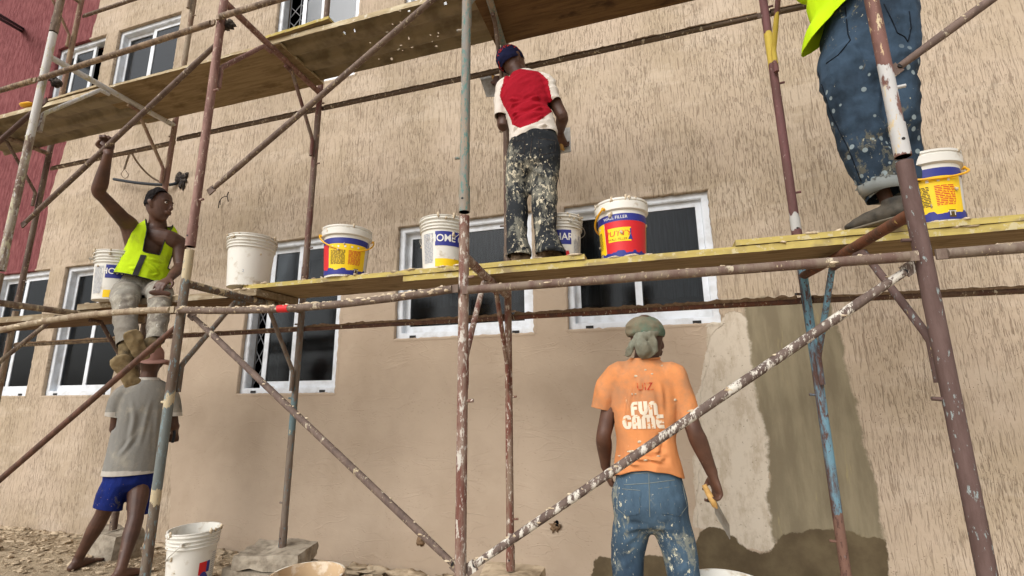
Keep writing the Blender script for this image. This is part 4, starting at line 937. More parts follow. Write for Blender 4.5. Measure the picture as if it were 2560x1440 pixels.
tag(mb.build('wall_socket_stub', [M['crust'], M['dark']], origin=at(1388, 1316, 0)), 'ragged socket hole with a torn plaster lip low on the smooth wall', 'hole')
mb = MB(); mb.blob(at(1052, 1352, -.005), .03, .015, .035, 0, 7, .7, 12, 8, 3)
tag(mb.build('plaster_knob', [M['crust']], origin=at(1052, 1352, 0)), 'dark lump on the smooth wall behind the falling brace', 'lump')
mb = MB(); mb.blob(atz(62, 262, 4.02)+Vector((0, .03, .01)), .09, .05, .018, 0, 2, .15, 14, 8)
tag(mb.build('sponge', M['amber'], origin=atz(62, 262, 4.0)), 'yellow float lying on the far left overhead deck', 'sponge')

# ------------------------------------------------------------------ people
def mid(a, b, t=.5): return Vector(a).lerp(Vector(b), t)
def arm(sh, el, wr, s=1.0, c=1.0):
    ref = (el-sh).cross(wr-el); ref = ref if ref.length > 1e-3 else Vector((1, 0, 0))
    return [loft([(sh, .050*s*c, .050*s*c), (mid(sh, el, .35), .050*s*(c+1)/2, .047*s*(c+1)/2), (mid(sh, el, .8), .040*s, .038*s), (el, .038*s, .038*s), (mid(el, wr, .25), .042*s, .039*s), (mid(el, wr, .7), .032*s, .028*s), (wr, .027*s, .021*s)], ref, 14, 4)]
def leg(h, k, a, s=1.0):
    return [loft([(h, .082*s, .085*s), (mid(h, k, .4), .075*s, .075*s), (mid(h, k, .85), .056*s, .056*s), (k, .053*s, .055*s), (mid(k, a, .28), .055*s, .056*s), (mid(k, a, .7), .040*s, .040*s), (a, .034*s, .036*s)], (1, 0, 0), 14, 4)]
def hand(w, d, n, th, curl=(.25, .3, .3, .3), tc=.5, s=1.0, spread=.12, hold=0):
    """palm plus five fingers: d = direction of the hand, n = way the palm faces, th = thumb side"""
    d = Vector(d).normalized(); n = Vector(n); n = (n-d*n.dot(d)).normalized(); th = Vector(th); th = (th-d*th.dot(d)-n*th.dot(n)).normalized()
    kn = w+d*.088*s; L = [loft([(w-d*.02*s, .026*s, .021*s), (w+d*.02*s, .030*s, .019*s), (w+d*.055*s, .040*s, .016*s), (kn, .041*s, .013*s)], th, 14, 3)]
    for i, (off, ln, r_) in enumerate(((.030, .072, .0088), (.010, .080, .0092), (-.011, .074, .0088), (-.031, .060, .0078))):
        c = curl[i]; p = kn+th*off*s-d*.006*s; dd = (d+th*(off*spread*30*.1)).normalized(); pts = [(p-d*.02*s, r_*s, r_*s), (p, r_*s*1.08, r_*s*1.08)]; ang = 0
        for sg, fr in ((.44, 1.0), (.31, 1.15), (.25, .8)):
            ang += c*fr; v = dd*math.cos(ang)+n*math.sin(ang); p = p+v*ln*sg*s; pts.append((p, r_*s*(.97 if sg > .4 else .9), r_*s*(.97 if sg > .4 else .88)))
        L.append(loft(pts, th, 9, 3))
    b = w+d*.025*s+th*.026*s; v1 = (d*.62+th*.75+n*.25).normalized(); v2 = (d*(.9-tc*.5)+th*(.25-tc*.9)+n*(.2+tc)).normalized()
    L.append(loft([(b-v1*.015*s, .014*s, .013*s), (b+v1*.018*s, .0135*s, .013*s), (b+v1*.036*s, .0105*s, .010*s), (b+v1*.036*s+v2*.024*s, .0098*s, .0095*s), (b+v1*.036*s+v2*.044*s, .0088*s, .0082*s)], n, 10, 3))
    return L
def head(c, up, fw, s=1.0, face=True):
    up = Vector(up).normalized(); fw = Vector(fw); fw = (fw-up*fw.dot(up)).normalized(); rt = fw.cross(up)
    Q = lambda r_, f_, u_: c+(rt*r_+fw*f_+up*u_)*s
    L = [loft([(Q(0, .052, -.112), .026*s, .024*s), (Q(0, .040, -.098), .042*s, .046*s), (Q(0, .022, -.066), .057*s, .066*s), (Q(0, .008, -.03), .066*s, .082*s), (Q(0, .0, .015), .072*s, .091*s), (Q(0, -.004, .055), .073*s, .093*s), (Q(0, -.008, .088), .062*s, .080*s), (Q(0, -.008, .110), .036*s, .050*s)], rt, 20, 4)]
    L.append(loft([(Q(0, .075, .022), .009*s, .010*s), (Q(0, .091, .002), .011*s, .011*s), (Q(0, .101, -.022), .014*s, .012*s), (Q(0, .096, -.034), .019*s, .010*s)], rt, 12, 3))
    L.append(loft([(Q(-.024, .080, -.060), .006*s, .007*s), (Q(-.01, .090, -.056), .009*s, .009*s), (Q(.01, .090, -.056), .009*s, .009*s), (Q(.024, .080, -.060), .006*s, .007*s)], fw, 10, 3))
    L.append(loft([(Q(-.020, .082, -.071), .006*s, .007*s), (Q(0, .090, -.073), .008*s, .010*s), (Q(.020, .082, -.071), .006*s, .007*s)], fw, 10, 3))
    L.append(loft([(Q(-.048, .066, .028), .008*s, .008*s), (Q(-.02, .084, .032), .009*s, .009*s), (Q(.02, .084, .032), .009*s, .009*s), (Q(.048, .066, .028), .008*s, .008*s)], fw, 10, 3))
    for sg in (-1, 1):
        L.append(loft([(Q(sg*.066, .002, -.036), .006*s, .010*s), (Q(sg*.074, -.004, -.015), .008*s, .014*s), (Q(sg*.080, -.010, .008), .008*s, .019*s), (Q(sg*.078, -.008, .026), .006*s, .014*s)], rt, 10, 3))
    return L, Q
def torso(hip, nk, rt, s=1.0):
    hip, nk = Vector(hip), Vector(nk); return [loft([(mid(hip, nk, -.05), .12*s, .09*s), (mid(hip, nk, .12), .14*s, .095*s), (mid(hip, nk, .38), .125*s, .085*s), (mid(hip, nk, .66), .150*s, .100*s), (mid(hip, nk, .86), .150*s, .085*s), (nk, .058*s, .058*s)], rt, 20, 4)]
def skin_obj(name, parts, mat, parent, voxel=.0058, sm=3):
    V, N, Fc = melt(parts, voxel, sm); mb = MB(); mb.add(V, Fc); return mb.build(name, mat, parent), V, N, Fc
def shoe_bare(a, toe, n=None):      # bare foot from the ankle to the toes
    d = (Vector(toe)-Vector(a)); d.z = 0; d.normalize(); s_ = Vector((d.y, -d.x, 0)); z = Vector(toe).z; a = Vector(a)
    g = lambda f_, h: Vector((a.x+d.x*f_, a.y+d.y*f_, z+h))
    L = [loft([(g(-.055, .024), .026, .022), (g(-.02, .035), .032, .034), (g(.05, .034), .036, .032), (g(.11, .024), .042, .020), (g(.16, .016), .044, .013)], s_, 14, 4), loft([(a, .034, .036), (g(-.005, .05), .033, .036)], s_, 12, 3)]
    for i in range(5):
        o = -.034+.017*i; ln = .205-.010*i; L.append(loft([(g(.15, .014)+s_*-o, .009, .010), (g(ln, .011)+s_*-o, .0085 if i else .012, .009)], s_, 8, 3))
    return L
def project_text(e, s, org, ux, uy, size, tree, mat, bold=0, wx=1, off=.0035, dirn=None, name='lettering', sp=1.0):
    TV, TF = text_geo(s, size, bold, 2, wx, sp); d = Vector(dirn); ok = []; vv = []
    for x, y in TV:
        q = org+ux*x+uy*y; h = tree.ray_cast(q-d*.5, d); vv.append(h[0]-d*off if h[0] else q)
    mb = MB(); mb.add(vv, TF, 0, False); return mb.build(name, M[mat] if isinstance(mat, str) else mat, e)
def project_grid(rect, org, ux, uy, tree, d, off, nx=14, ny=14, keep=None):
    G, GF = grid_geo(rect, nx, ny); vv = []
    for x, y in G:
        q = org+ux*x+uy*y; h = tree.ray_cast(q-d*.5, d); vv.append(h[0]-d*off if h[0] else None)
    FF = [f for f in GF if all(vv[i] is not None for i in f) and (keep is None or keep(*(sum(G[i][k] for i in f)/4 for k in (0, 1))))]
    return [v if v is not None else org for v in vv], FF
def seam(mb, pts, tree, d, r=.002, off=.001, m=0):
    out = []
    for i in range(len(pts)-1):
        for t in range(6):
            q = mid(pts[i], pts[i+1], t/6); d = (q-CAM).normalized(); h = tree.ray_cast(q-d*.5, d)
            if h[0]: out.append(h[0]-d*off)
    if len(out) > 2: mb.tube(out, r, 6, m)

SK = m_skin(); SKd = m_skin('dusty_dark_skin', 1.0, .07)
DENIM, DENIM2 = lin(62, 90, 118), lin(38, 56, 78)
# ---- man in the orange shirt, on the ground inside the scaffold
def man_orange():
    Y = -1.25; a = lambda x, y, o=0: at(x, y, Y+o)
    e = empty('person', (a(1622, 1250).x, Y, .04), 'man in orange shirt and paint stained jeans seen from behind, holding a trowel', 'person')
    nk = a(1612, 900); hip = a(1622, 1215); rt = Vector((1, 0, 0))
    sl, sr = a(1540, 945), a(1688, 948); el, er = a(1509, 1090, -.02), a(1735, 1075, -.04); wl, wr = a(1514, 1170, .10), a(1781, 1185, .0)
    hl, hr = a(1585, 1280), a(1670, 1285); kl = Vector((hl.x-.045, Y-.03, .50)); kr = Vector((hr.x+.055, Y-.03, .50)); al = Vector((hl.x-.07, Y+.02, .11)); ar = Vector((hr.x+.10, Y+.02, .11))
    hc = a(1616, 848, .01); fw = Vector((.80, .58, -.30))
    P_ = torso(hip, nk, rt, .88)+arm(sl, el, wl, .95, .7)+arm(sr, er, wr, .98, .7)+leg(hl, kl, al, .72)+leg(hr, kr, ar, .72)+[loft([(mid(nk, hip, .04), .060, .058), (mid(nk, hc, .4), .050, .052), (hc-Vector((0, 0, .03)), .050, .055)], rt, 16, 4)]
    H, Q = head(hc, (0.10, .05, 1), fw, .93); P_ += H
    P_ += hand(wl, (.25, .25, -.9), (.9, .3, .3), (.2, .8, 0), (.9, .9, 1, 1), .8)
    hd_ = (a(1803, 1262, .02)-wr).normalized()
    P_ += hand(wr, hd_, Vector((-.75, -.35, -.3)), Vector((-.5, .3, -.6)), (.62, .72, .8, .85), .75)
    skin_obj('body', P_, SKd, e)
    # trousers
    T = [loft([(a(1620, 1155), .142, .105), (a(1621, 1190), .150, .112), (a(1622, 1245), .172, .128), (a(1624, 1290), .168, .125)], rt, 20, 4),
         loft([(hl+Vector((.005, 0, .08)), .095, .11), (hl, .092, .108), (a(1570, 1370), .078, .088), (kl+Vector((0, 0, .05)), .068, .074), (mid(kl, al, .5), .068, .070), (al+Vector((0, .0, -.02)), .078, .082)], rt, 16, 5),
         loft([(hr+Vector((-.005, 0, .08)), .095, .11), (hr, .092, .108), (a(1697, 1375), .078, .088), (kr+Vector((0, 0, .05)), .066, .074), (mid(kr, ar, .5), .068, .070), (ar+Vector((0, .0, -.02)), .078, .082)], rt, 16, 5)]
    V, N, Fc = melt(T, .009, 4)
    w3 = lambda x, y: tuple(a(x, y, -.10))
    V = wrinkle(V, N, .0045, (5, 5, 9), [(w3(1560, 1330), w3(1628, 1310), .010, .014), (w3(1690, 1330), w3(1628, 1312), .010, .014), (w3(1545, 1370), w3(1620, 1325), .008, .012), (w3(1720, 1365), w3(1640, 1325), .008, .012), (w3(1540, 1420), w3(1600, 1395), .008, .014), (w3(1680, 1440), w3(1735, 1410), .008, .014)], 3)
    V, Fc, ed = cut(V, Fc, [(a(1620, 1162), (0, 0, 1), .3), (al, (0, 0, -1), .14), (ar, (0, 0, -1), .14)])
    jm = m_paintpants('stained_blue_jeans', lin(76, 98, 116), lin(48, 64, 80), lin(136, 138, 126), lin(204, 200, 176), .54, seed=2, fine=.62, soft=.12)
    tr = cloth_obj('jeans', V, Fc, jm, e); tree = bvh(V, Fc); d = (a(1620, 1100)-CAM).normalized()
    sm = MB(); st = m_plain('light_stitching', lin(128, 134, 128), .9, .1, bump=0)
    for poly in ([(1555, 1222), (1600, 1226), (1598, 1283), (1562, 1288), (1540, 1270), (1548, 1225)], [(1645, 1222), (1706, 1212), (1718, 1265), (1700, 1290), (1655, 1282), (1645, 1222)], [(1622, 1180), (1625, 1315)], [(1560, 1212), (1622, 1208), (1700, 1198)], [(1545, 1186), (1622, 1182), (1700, 1182)]):
        seam(sm, [a(x, y, -.1) for x, y in poly], tree, d, .0015)
    sm.build('seam', st, tr)
    pk = MB()
    for poly in ([(1552, 1224), (1602, 1226), (1598, 1284), (1564, 1289), (1545, 1272)], [(1644, 1222), (1706, 1212), (1716, 1265), (1700, 1290), (1654, 1283)]):
        c = a(sum(p[0] for p in poly)/5, sum(p[1] for p in poly)/5, -.1); pp_ = [((a(x, y, -.1)-c).x, (a(x, y, -.1)-c).z) for x, y in poly]
        V3, F3 = project_grid((-.08, -.09, .08, .09), c, rt, Vector((0, 0, 1)), tree, d, .0035, 26, 28, lambda x, y: inpoly(x, y, pp_)); pk.add(V3, F3)
    pk.build('back_pockets', jm, tr)
    for a_ in (al, ar):
        S = melt([loft([(a_+Vector((0, -.06, -.07)), .035, .03), (a_+Vector((0, 0, -.06)), .042, .045), (a_+Vector((0, .10, -.075)), .045, .03), (a_+Vector((0, .17, -.08)), .036, .018)], rt, 14, 4)], .008)
        mb = MB(); mb.add(S[0], S[2]); mb.build('shoe', M['rag'], e)
    # shirt
    T = [loft([(a(1612, 890), .062, .060), (a(1612, 906), .085, .075), (a(1612, 928), .135, .095), (a(1612, 962), .165, .115), (a(1611, 1020), .158, .120), (a(1617, 1090), .148, .115), (a(1620, 1150), .152, .120), (a(1622, 1215), .170, .135)], rt, 24, 5),
         loft([(mid(sl, nk, .3), .07, .075), (sl+Vector((.005, 0, 0)), .068, .072), (a(1518, 975), .062, .068), (a(1503, 1020), .056, .066), (a(1497, 1040), .055, .066)], rt, 16, 4),
         loft([(mid(sr, nk, .3), .07, .075), (sr, .068, .072), (a(1705, 990), .062, .066), (a(1721, 1050), .052, .062), (a(1727, 1072), .052, .062)], rt, 16, 4)]
    V, N, Fc = melt(T, .008, 5)
    w3 = lambda x, y: tuple(a(x, y, -.115))
    fo = [(w3(1545, 1130), w3(1620, 1165), .010, .010), (w3(1630, 1130), w3(1700, 1120), .012, .010), (w3(1640, 1155), w3(1705, 1150), .012, .011), (w3(1600, 1150), w3(1690, 1172), .009, .009), (w3(1575, 960), w3(1560, 1080), .008, .014), (w3(1650, 955), w3(1670, 1060), .009, .015),
          (w3(1692, 985), w3(1698, 1090), .012, .012), (w3(1534, 985), w3(1540, 1060), .010, .012), (w3(1600, 930), w3(1590, 1010), .005, .014), (w3(1680, 1060), w3(1640, 1140), .010, .012), (w3(1550, 1160), w3(1600, 1180), .009, .009), (w3(1640, 1100), w3(1700, 1085), .007, .010)]
    V = wrinkle(V, N, .0105, (8, 8, 4.5), [(p_, q_, h_*1.9, w_*.85) for p_, q_, h_, w_ in fo], 7)
    V, Fc, ed = cut(V, Fc, [(a(1622, 1188), (0, 0, -1), .3), (a(1503, 1022), (-.22, 0, -1), .11, lambda c: c.x < a(1536, 1022).x), (a(1722, 1052), (.35, 0, -1), .11, lambda c: c.x > a(1694, 1052).x), (a(1612, 897), (0, 0, 1), .12)])
    z0 = a(1622, 1188).z
    for v in V:
        if v.z < z0+.12 and abs(v.x-hip.x) < .22: k = 1-(v.z-z0)/.12; v.z += k*(.038*(1-((v.x-hip.x)/.15)**2)+.004*noise.noise(v*18)); v.x += 0
    om = Mat('orange_cotton', .92, .12); n = om.noise(3.5, 5, .6); c = om.mix(om.ramp(n, .35, .7), lin(218, 144, 90), lin(200, 130, 84))
    zz = om.sep()[2]; grime = om.math('MULTIPLY', om.ramp(zz, 1.0, 1.42), om.ramp(om.noise(7, 6, .65), .36, .62)); c = om.mix(om.math('MULTIPLY', grime, .75), c, lin(172, 130, 98))
    c = om.mix(om.ramp(om.noise(26, 5, .7), .69, .71), c, lin(222, 196, 160)); om = om.done(c, om.bump(om.noise(30, 4), .25, .006, om.bump(om.noise(800, 2), .3, .001)))
    sh = cloth_obj('tee_shirt', V, Fc, om, e); tree = bvh(V, Fc)
    pr_ = m_plain('cracked_white_print', lin(226, 212, 190), .85, .1, nsc=40, bump=0, col2=lin(220, 160, 110), lo=.56, hi=.62)
    ux, uy = Vector((1, 0, .03)), Vector((-.03, 0, 1))
    for s_, x, y, sz in (('FUN', 1610, 1020, .062), ('GAME', 1607, 1054, .062)):
        TV, TF = retro_letters(s_, sz); o_ = a(x, y, -.14); vv = []
        for x_, y_ in TV:
            q = o_+ux*x_+uy*y_; h = tree.ray_cast(q-d*.5, d); vv.append(h[0]-d*.0035 if h[0] else q)
        mb = MB(); mb.add(vv, TF, 0, False); mb.build('lettering', pr_, e)
    rd = m_plain('faded_red_print', lin(178, 60, 46), .85, .1, nsc=50, bump=0, col2=lin(206, 124, 74), lo=.45, hi=.6)
    project_text(e, 'UIZ', a(1612, 966, -.14), ux, uy, .05, tree, rd, wx=.95, dirn=d)
    sp = MB(); random.seed(3)
    for x, y in ((1614, 925), (1655, 915), (1590, 985), (1580, 985), (1630, 935), (1612, 1150), (1590, 940), (1645, 1140), (1600, 1105), (1686, 1000), (1550, 1140)):
        h = tree.ray_cast(CAM, ray(x, y).normalized())
        if h[0]: sp.blob(h[0], .010*random.uniform(.4, 1.4), .003, .004*random.uniform(.6, 1.6), 0, x, .5)
    sp.build('plaster_flecks', M['glob'], sh)
    mb = MB(); c = a(1612, 896)
    mb.tube([c+Vector((.071*math.cos(t), .066*math.sin(t), .006*math.sin(t)+.0)) for t in [math.pi*2*i/28 for i in range(29)]], .005, 8, cap=False); mb.build('collar', om, sh)
    # head wrap
    up = Vector((.1, .05, 1)).normalized(); fwn = (fw-up*fw.dot(up)).normalized(); rr = fwn.cross(up)
    C = [loft([(Q(0, -.014, .008), .078, .097), (Q(0, -.010, .04), .083, .102), (Q(0, -.008, .075), .077, .095), (Q(0, -.006, .105), .056, .068), (Q(0, -.006, .122), .022, .028)], rr, 24, 5)]
    V, N, Fc = melt(C, .006, 3); V = wrinkle(V, N, .0055, (16, 16, 24), seed=4)
    bm_ = Vector(Q(0, 0, .012)); V, Fc, _ = cut(V, Fc, [(bm_, -up+fwn*.10, .2)])
    hm = m_cloth('green_grey_headwrap', lin(84, 116, 100), lin(92, 100, 84), 3, dirt=lin(128, 112, 92), dl=.50, var=.4)
    cap_ = cloth_obj('head_wrap', V, Fc, hm, e)
    b = lambda x, y, o: a(x, y, o)
    D = [loft([(b(1590, 838, -.075), .016, .012), (b(1607, 839, -.095), .020, .018), (b(1632, 836, -.085), .018, .012), (b(1645, 832, -.06), .012, .008)], (0, 0, 1), 12, 4),
         loft([(b(1600, 842, -.095), .014, .012), (b(1604, 862, -.105), .032, .022), (b(1614, 880, -.095), .040, .018), (b(1624, 889, -.085), .034, .009), (b(1627, 892, -.08), .028, .006)], rt, 18, 5),
         loft([(b(1626, 842, -.09), .020, .012), (b(1634, 858, -.095), .020, .012), (b(1638, 880, -.08), .016, .008)], rt, 14, 5),
         loft([(b(1592, 842, -.08), .014, .012), (b(1582, 860, -.085), .018, .010), (b(1573, 880, -.075), .020, .008), (b(1566, 892, -.07), .012, .005)], rt, 14, 5)]
    V, N, Fc = melt(D, .005, 3); V = wrinkle(V, N, .0045, (30, 30, 10), seed=8)
    mb = MB(); mb.add(V, Fc); mb.build('knot_tails', m_cloth('grey_green_tails', lin(124, 130, 116), lin(146, 142, 126), 5, dirt=lin(112, 106, 90), dl=.5), cap_)
    # trowel
    tp, tb, te = a(1760, 1212, -.02), a(1786, 1262, -.03), a(1824, 1330, .02); ax = (te-tb).normalized()
    t = empty('trowel', tb, 'wooden handled steel trowel hanging in the hand of the orange shirted man', 'trowel', 'trowels')
    mb = MB(); mb.tube([tp, mid(tp, tb, .45), tb, mid(tb, te, .12)], [.011, .014, .013, .008], 12); mb.build('handle', M['handle_wood'], t)
    sd = Vector((.25, .95, .1)).normalized(); sd = (sd-ax*sd.dot(ax)).normalized(); nn = ax.cross(sd)
    mb = MB(); q = mid(tb, te, .02); w_ = .05; pts = [q-sd*w_, q+sd*w_, te+sd*w_*.9, te-sd*w_*.9]; mb.add([p+nn*.0012 for p in pts]+[p-nn*.0012 for p in pts], [(0, 1, 2, 3), (7, 6, 5, 4), (0, 4, 5, 1), (1, 5, 6, 2), (2, 6, 7, 3), (3, 7, 4, 0)], 0, False); mb.build('blade', M['steel'], t)
man_orange()

# ---- man in red and white raglan shirt on the plank
def man_red():
    ft = atz(1338, 655, 2.16); Y = ft.y; 
    def a(x, y, o=0):            # leans to the wall: depth follows height
        k = (655-y)/530; return at(x, y, Y+.22*k+o)
    e = empty('person', (ft.x, Y, 2.155), 'man in red and white shirt and navy beanie standing on the plank', 'person')
    rt = Vector((1, .05, 0)).normalized(); d = Vector((0, 1, 0))
    nk, hip = a(1300, 196), a(1335, 365); sl, sr = a(1262, 222), a(1366, 212); el, er = a(1258, 315, .02), a(1406, 292, .06); wl, wr = a(1246, 212, .26), a(1400, 333, .26)
    hl, hr = a(1302, 400), a(1362, 400); kl, kr = a(1297, 525, -.01), a(1357, 520, .0); al, ar = a(1298, 632), a(1362, 628)
    hc = a(1283, 158, .02); fw = Vector((.62, .75, .12)); up = Vector((-.28, .05, 1)).normalized()
    P_ = torso(hip, nk, rt, .85)+arm(sl, el, wl, 1, .6)+arm(sr, er, wr, 1, .7)+leg(hl, kl, al, .75)+leg(hr, kr, ar, .75)+[loft([(mid(nk, hip, .05), .062, .058), (mid(nk, hc, .5), .052, .055), (hc-Vector((0, 0, .02)), .05, .06)], rt, 16, 4)]
    H, Q = head(hc, up, fw, 1.0); P_ += H
    P_ += hand(wl, (-.1, .25, .95), (-.2, .9, 0), (-.9, 0, .2), (.9, .9, .9, .9), .9)+hand(wr, a(1404, 352, .30)-wr, (.3, .9, .2), (-.9, .2, .2), (1.0, 1.0, 1.0, 1.0), .9)
    skin_obj('body', P_, SK, e)
    # trousers
    T = [loft([(a(1335, 318), .135, .10), (a(1334, 345), .150, .115), (a(1334, 385), .172, .13), (a(1332, 425), .165, .125)], rt, 20, 4),
         loft([(hl+Vector((0, 0, .06)), .085, .11), (hl, .084, .11), (a(1293, 460), .074, .09), (a(1293, 530), .066, .080), (a(1292, 595), .062, .074), (a(1298, 634), .072, .085), (a(1299, 652), .072, .085)], rt, 16, 5),
         loft([(hr+Vector((0, 0, .06)), .09, .11), (hr, .096, .11), (a(1360, 460), .086, .09), (a(1362, 530), .076, .082), (a(1365, 590), .068, .076), (a(1376, 630), .084, .095), (a(1380, 650), .082, .095)], rt, 16, 5)]
    V, N, Fc = melt(T, .009, 4); w3 = lambda x, y: tuple(a(x, y, -.10))
    V = wrinkle(V, N, .007, (6, 6, 10), [(w3(1330, 420), w3(1375, 450), .012, .014), (w3(1325, 430), w3(1285, 460), .010, .014), (w3(1270, 520), w3(1320, 545), .009, .012), (w3(1340, 540), w3(1392, 520), .010, .013), (w3(1345, 600), w3(1395, 580), .010, .014), (w3(1275, 600), w3(1320, 615), .010, .013), (w3(1345, 625), w3(1400, 615), .012, .012)], 11)
    V, Fc, ed = cut(V, Fc, [(a(1335, 322), (0, 0, 1), .25), (a(1301, 640), (0, 0, -1), .14), (a(1376, 638), (0, 0, -1), .14)])
    pm_ = m_paintpants('plaster_splashed_black_trousers', lin(48, 51, 54), lin(32, 35, 39), lin(128, 126, 114), lin(200, 190, 166), .495, seed=5, fine=.60, soft=.12)
    tr = cloth_obj('trousers', V, Fc, pm_, e); tree = bvh(V, Fc)
    sm = MB()
    for poly in ([(1345, 345), (1390, 352), (1388, 380), (1350, 388), (1345, 345)], [(1280, 352), (1312, 352), (1310, 385), (1285, 382), (1280, 352)], [(1330, 345), (1322, 420)]): seam(sm, [a(x, y, -.1) for x, y in poly], tree, d, .002)
    sm.build('seam', M['rag'], tr)
    # wrapped feet
    wrapm = m_plain('muddy_foot_rags', lin(142, 124, 104), .95, .1, nsc=22, bump=.9, col2=lin(84, 70, 58))
    for pts in ([atz(1300, 648, 2.19), atz(1290, 652, 2.185), atz(1318, 650, 2.185)], [atz(1352, 634, 2.215), atz(1375, 644, 2.195), atz(1404, 650, 2.18)]):
        S = melt([loft([(pts[0], .045, .05), (pts[1], .052, .05), (pts[2], .04, .03)], (0, 0, 1), 14, 4), loft([(pts[0]+Vector((0, .02, -.01)), .04, .05), (pts[0]+Vector((.02, .16, -.03)), .04, .03)], (1, 0, 0), 12, 4)], .007)
        V = wrinkle(S[0], S[1], .010, (22, 22, 30), seed=pts[0].x); mb = MB(); mb.add(V, S[2]); mb.build('wrapped_shoe', wrapm, e)
    # shirt: white raglan sleeves, red back, white hem
    T = [loft([(a(1300, 186), .055, .055), (a(1302, 196), .085, .075), (a(1308, 208), .130, .095), (a(1314, 232), .158, .115), (a(1322, 280), .150, .118), (a(1331, 322), .150, .120), (a(1335, 372), .165, .13)], rt, 24, 5),
         loft([(mid(sl, nk, .35), .06, .07), (sl, .060, .066), (a(1254, 250), .052, .058), (a(1252, 290), .045, .054), (a(1252, 305), .045, .054)], rt, 16, 4),
         loft([(mid(sr, nk, .35), .06, .07), (sr, .060, .066), (a(1378, 236), .052, .058), (a(1389, 260, .02), .045, .052), (a(1394, 275, .03), .044, .05)], rt, 16, 4)]
    V, N, Fc = melt(T, .0048, 6); w3 = lambda x, y: tuple(a(x, y, -.11))
    fo = [(w3(1262, 268), w3(1368, 236), .013, .010), (w3(1275, 298), w3(1372, 262), .015, .010), (w3(1290, 322), w3(1380, 280), .014, .010), (w3(1262, 245), w3(1330, 255), .008, .010), (w3(1350, 222), w3(1364, 250), .009, .009), (w3(1300, 345), w3(1385, 300), .011, .010), (w3(1262, 285), w3(1330, 280), .008, .009), (w3(1275, 330), w3(1300, 310), .010, .010), (w3(1380, 290), w3(1398, 335), .012, .010)]
    V = wrinkle(V, N, .0085, (6, 6, 15), [(p_, q_, h_*1.35, w_) for p_, q_, h_, w_ in fo], 21, (.92, .39))
    V, Fc, ed = cut(V, Fc, [(a(1335, 352), (.18, 0, -1), .27), (a(1252, 292), (0, 0, -1), .09, lambda c: c.x < a(1268, 292).x), (a(1388, 259, .02), (.5, 0, -1), .09, lambda c: c.x > a(1372, 259).x), (a(1300, 190), (-.2, 0, 1), .11)])
    redp = [(1262, 186), (1290, 170), (1345, 178), (1370, 198), (1377, 240), (1388, 274), (1345, 304), (1300, 320), (1281, 312), (1272, 286), (1258, 264), (1249, 240), (1256, 212)]
    wc = m_cloth('white_cotton', lin(222, 214, 204), lin(200, 190, 176), 2, dirt=lin(186, 158, 124), dl=.62); rc = m_cloth('red_cotton', lin(176, 26, 44), lin(140, 18, 34), 4, var=.5)
    def mf(p): q = proj(p); return 1 if inpoly(q[0]+1.5*noise.noise(Vector(p)*30), q[1], redp) and p.y < at(q[0], q[1], Y+.22*(655-q[1])/530+.03).y else 0
    cloth_obj('raglan_shirt', V, Fc, [wc, rc], e, matfn=mf)
    # beanie
    rr = fw.cross(up).normalized()
    C = [loft([(Q(0, -.022, -.020), .076, .094), (Q(0, -.018, .02), .084, .101), (Q(0, -.014, .065), .082, .098), (Q(0, -.014, .10), .062, .075), (Q(0, -.014, .122), .024, .03)], rr, 24, 5), loft([(Q(0, -.022, -.015), .082, .101), (Q(0, -.018, .03), .088, .106)], rr, 24, 4)]
    V, N, Fc = melt(C, .006, 2); V = wrinkle(V, N, .003, (30, 30, 30), seed=1); V, Fc, _ = cut(V, Fc, [(Q(0, 0, -.012), -up+fw*.28, .2)])
    cp_ = cloth_obj('beanie', V, Fc, m_cloth('navy_knit', lin(26, 30, 62), lin(38, 40, 66), 6, weave=260), e)
    tree = bvh(V, Fc); mb = MB(); random.seed(2); orr = m_plain('orange_yarn', lin(214, 66, 34), .9, .1, bump=0); pv = None
    for i in range(70):
        t = i/69; x = 1249+t*56+random.uniform(-1.5, 1.5); y = 175-t*30+3*math.sin(t*6)+random.uniform(-4, 4)
        h = tree.ray_cast(CAM, ray(x, y).normalized())
        if h[0]:
            p = h[0]-d*.003; q = p+Vector((random.uniform(-.014, .02), 0, random.uniform(-.012, .016))); h2 = tree.ray_cast(q-d*.3, d); q = h2[0]-d*.003 if h2[0] else q; mb.tube([p, mid(p, q)-d*.003, q], .0022, 5)
    mb.build('orange_stitching', orr, cp_)
    # tools
    c = a(1409, 350, .36); t = empty('plastic_float', c, 'white plastering float in the right hand of the man in red', 'float', 'trowels')
    mb = MB(); tl, tr_, br, bl = [at(x, y, c.y) for x, y in ((1396, 322), (1425, 318), (1427, 378), (1396, 384))]; mb.add([tl, tr_, br, bl, tl+d*.012, tr_+d*.012, br+d*.012, bl+d*.012], [(0, 3, 2, 1), (4, 5, 6, 7), (0, 1, 5, 4), (1, 2, 6, 5), (2, 3, 7, 6), (3, 0, 4, 7)], 0, False); mb.build('plate', M['plastic_float'], t)
    mb = MB(); h1, h2 = at(1402, 338, c.y-.05), at(1405, 372, c.y-.05); mb.tube([at(1400, 332, c.y), h1, mid(h1, h2), h2, at(1409, 374, c.y)], [.009, .012, .014, .012, .009], 12); mb.build('handle', M['handle_wood'], t)
    c = a(1238, 200, .30); t = empty('hawk', c, 'square steel plaster hawk with wooden grip beside the navy beanie', 'hawk', 'trowels')
    mb = MB(); q = [at(x, y, c.y) for x, y in ((1199, 192), (1236, 182), (1262, 240), (1216, 242))]; mb.add(q+[p+d*.004 for p in q], [(0, 3, 2, 1), (4, 5, 6, 7), (0, 1, 5, 4), (1, 2, 6, 5), (2, 3, 7, 6), (3, 0, 4, 7)], 0, False); mb.build('plate', M['steel'], t)
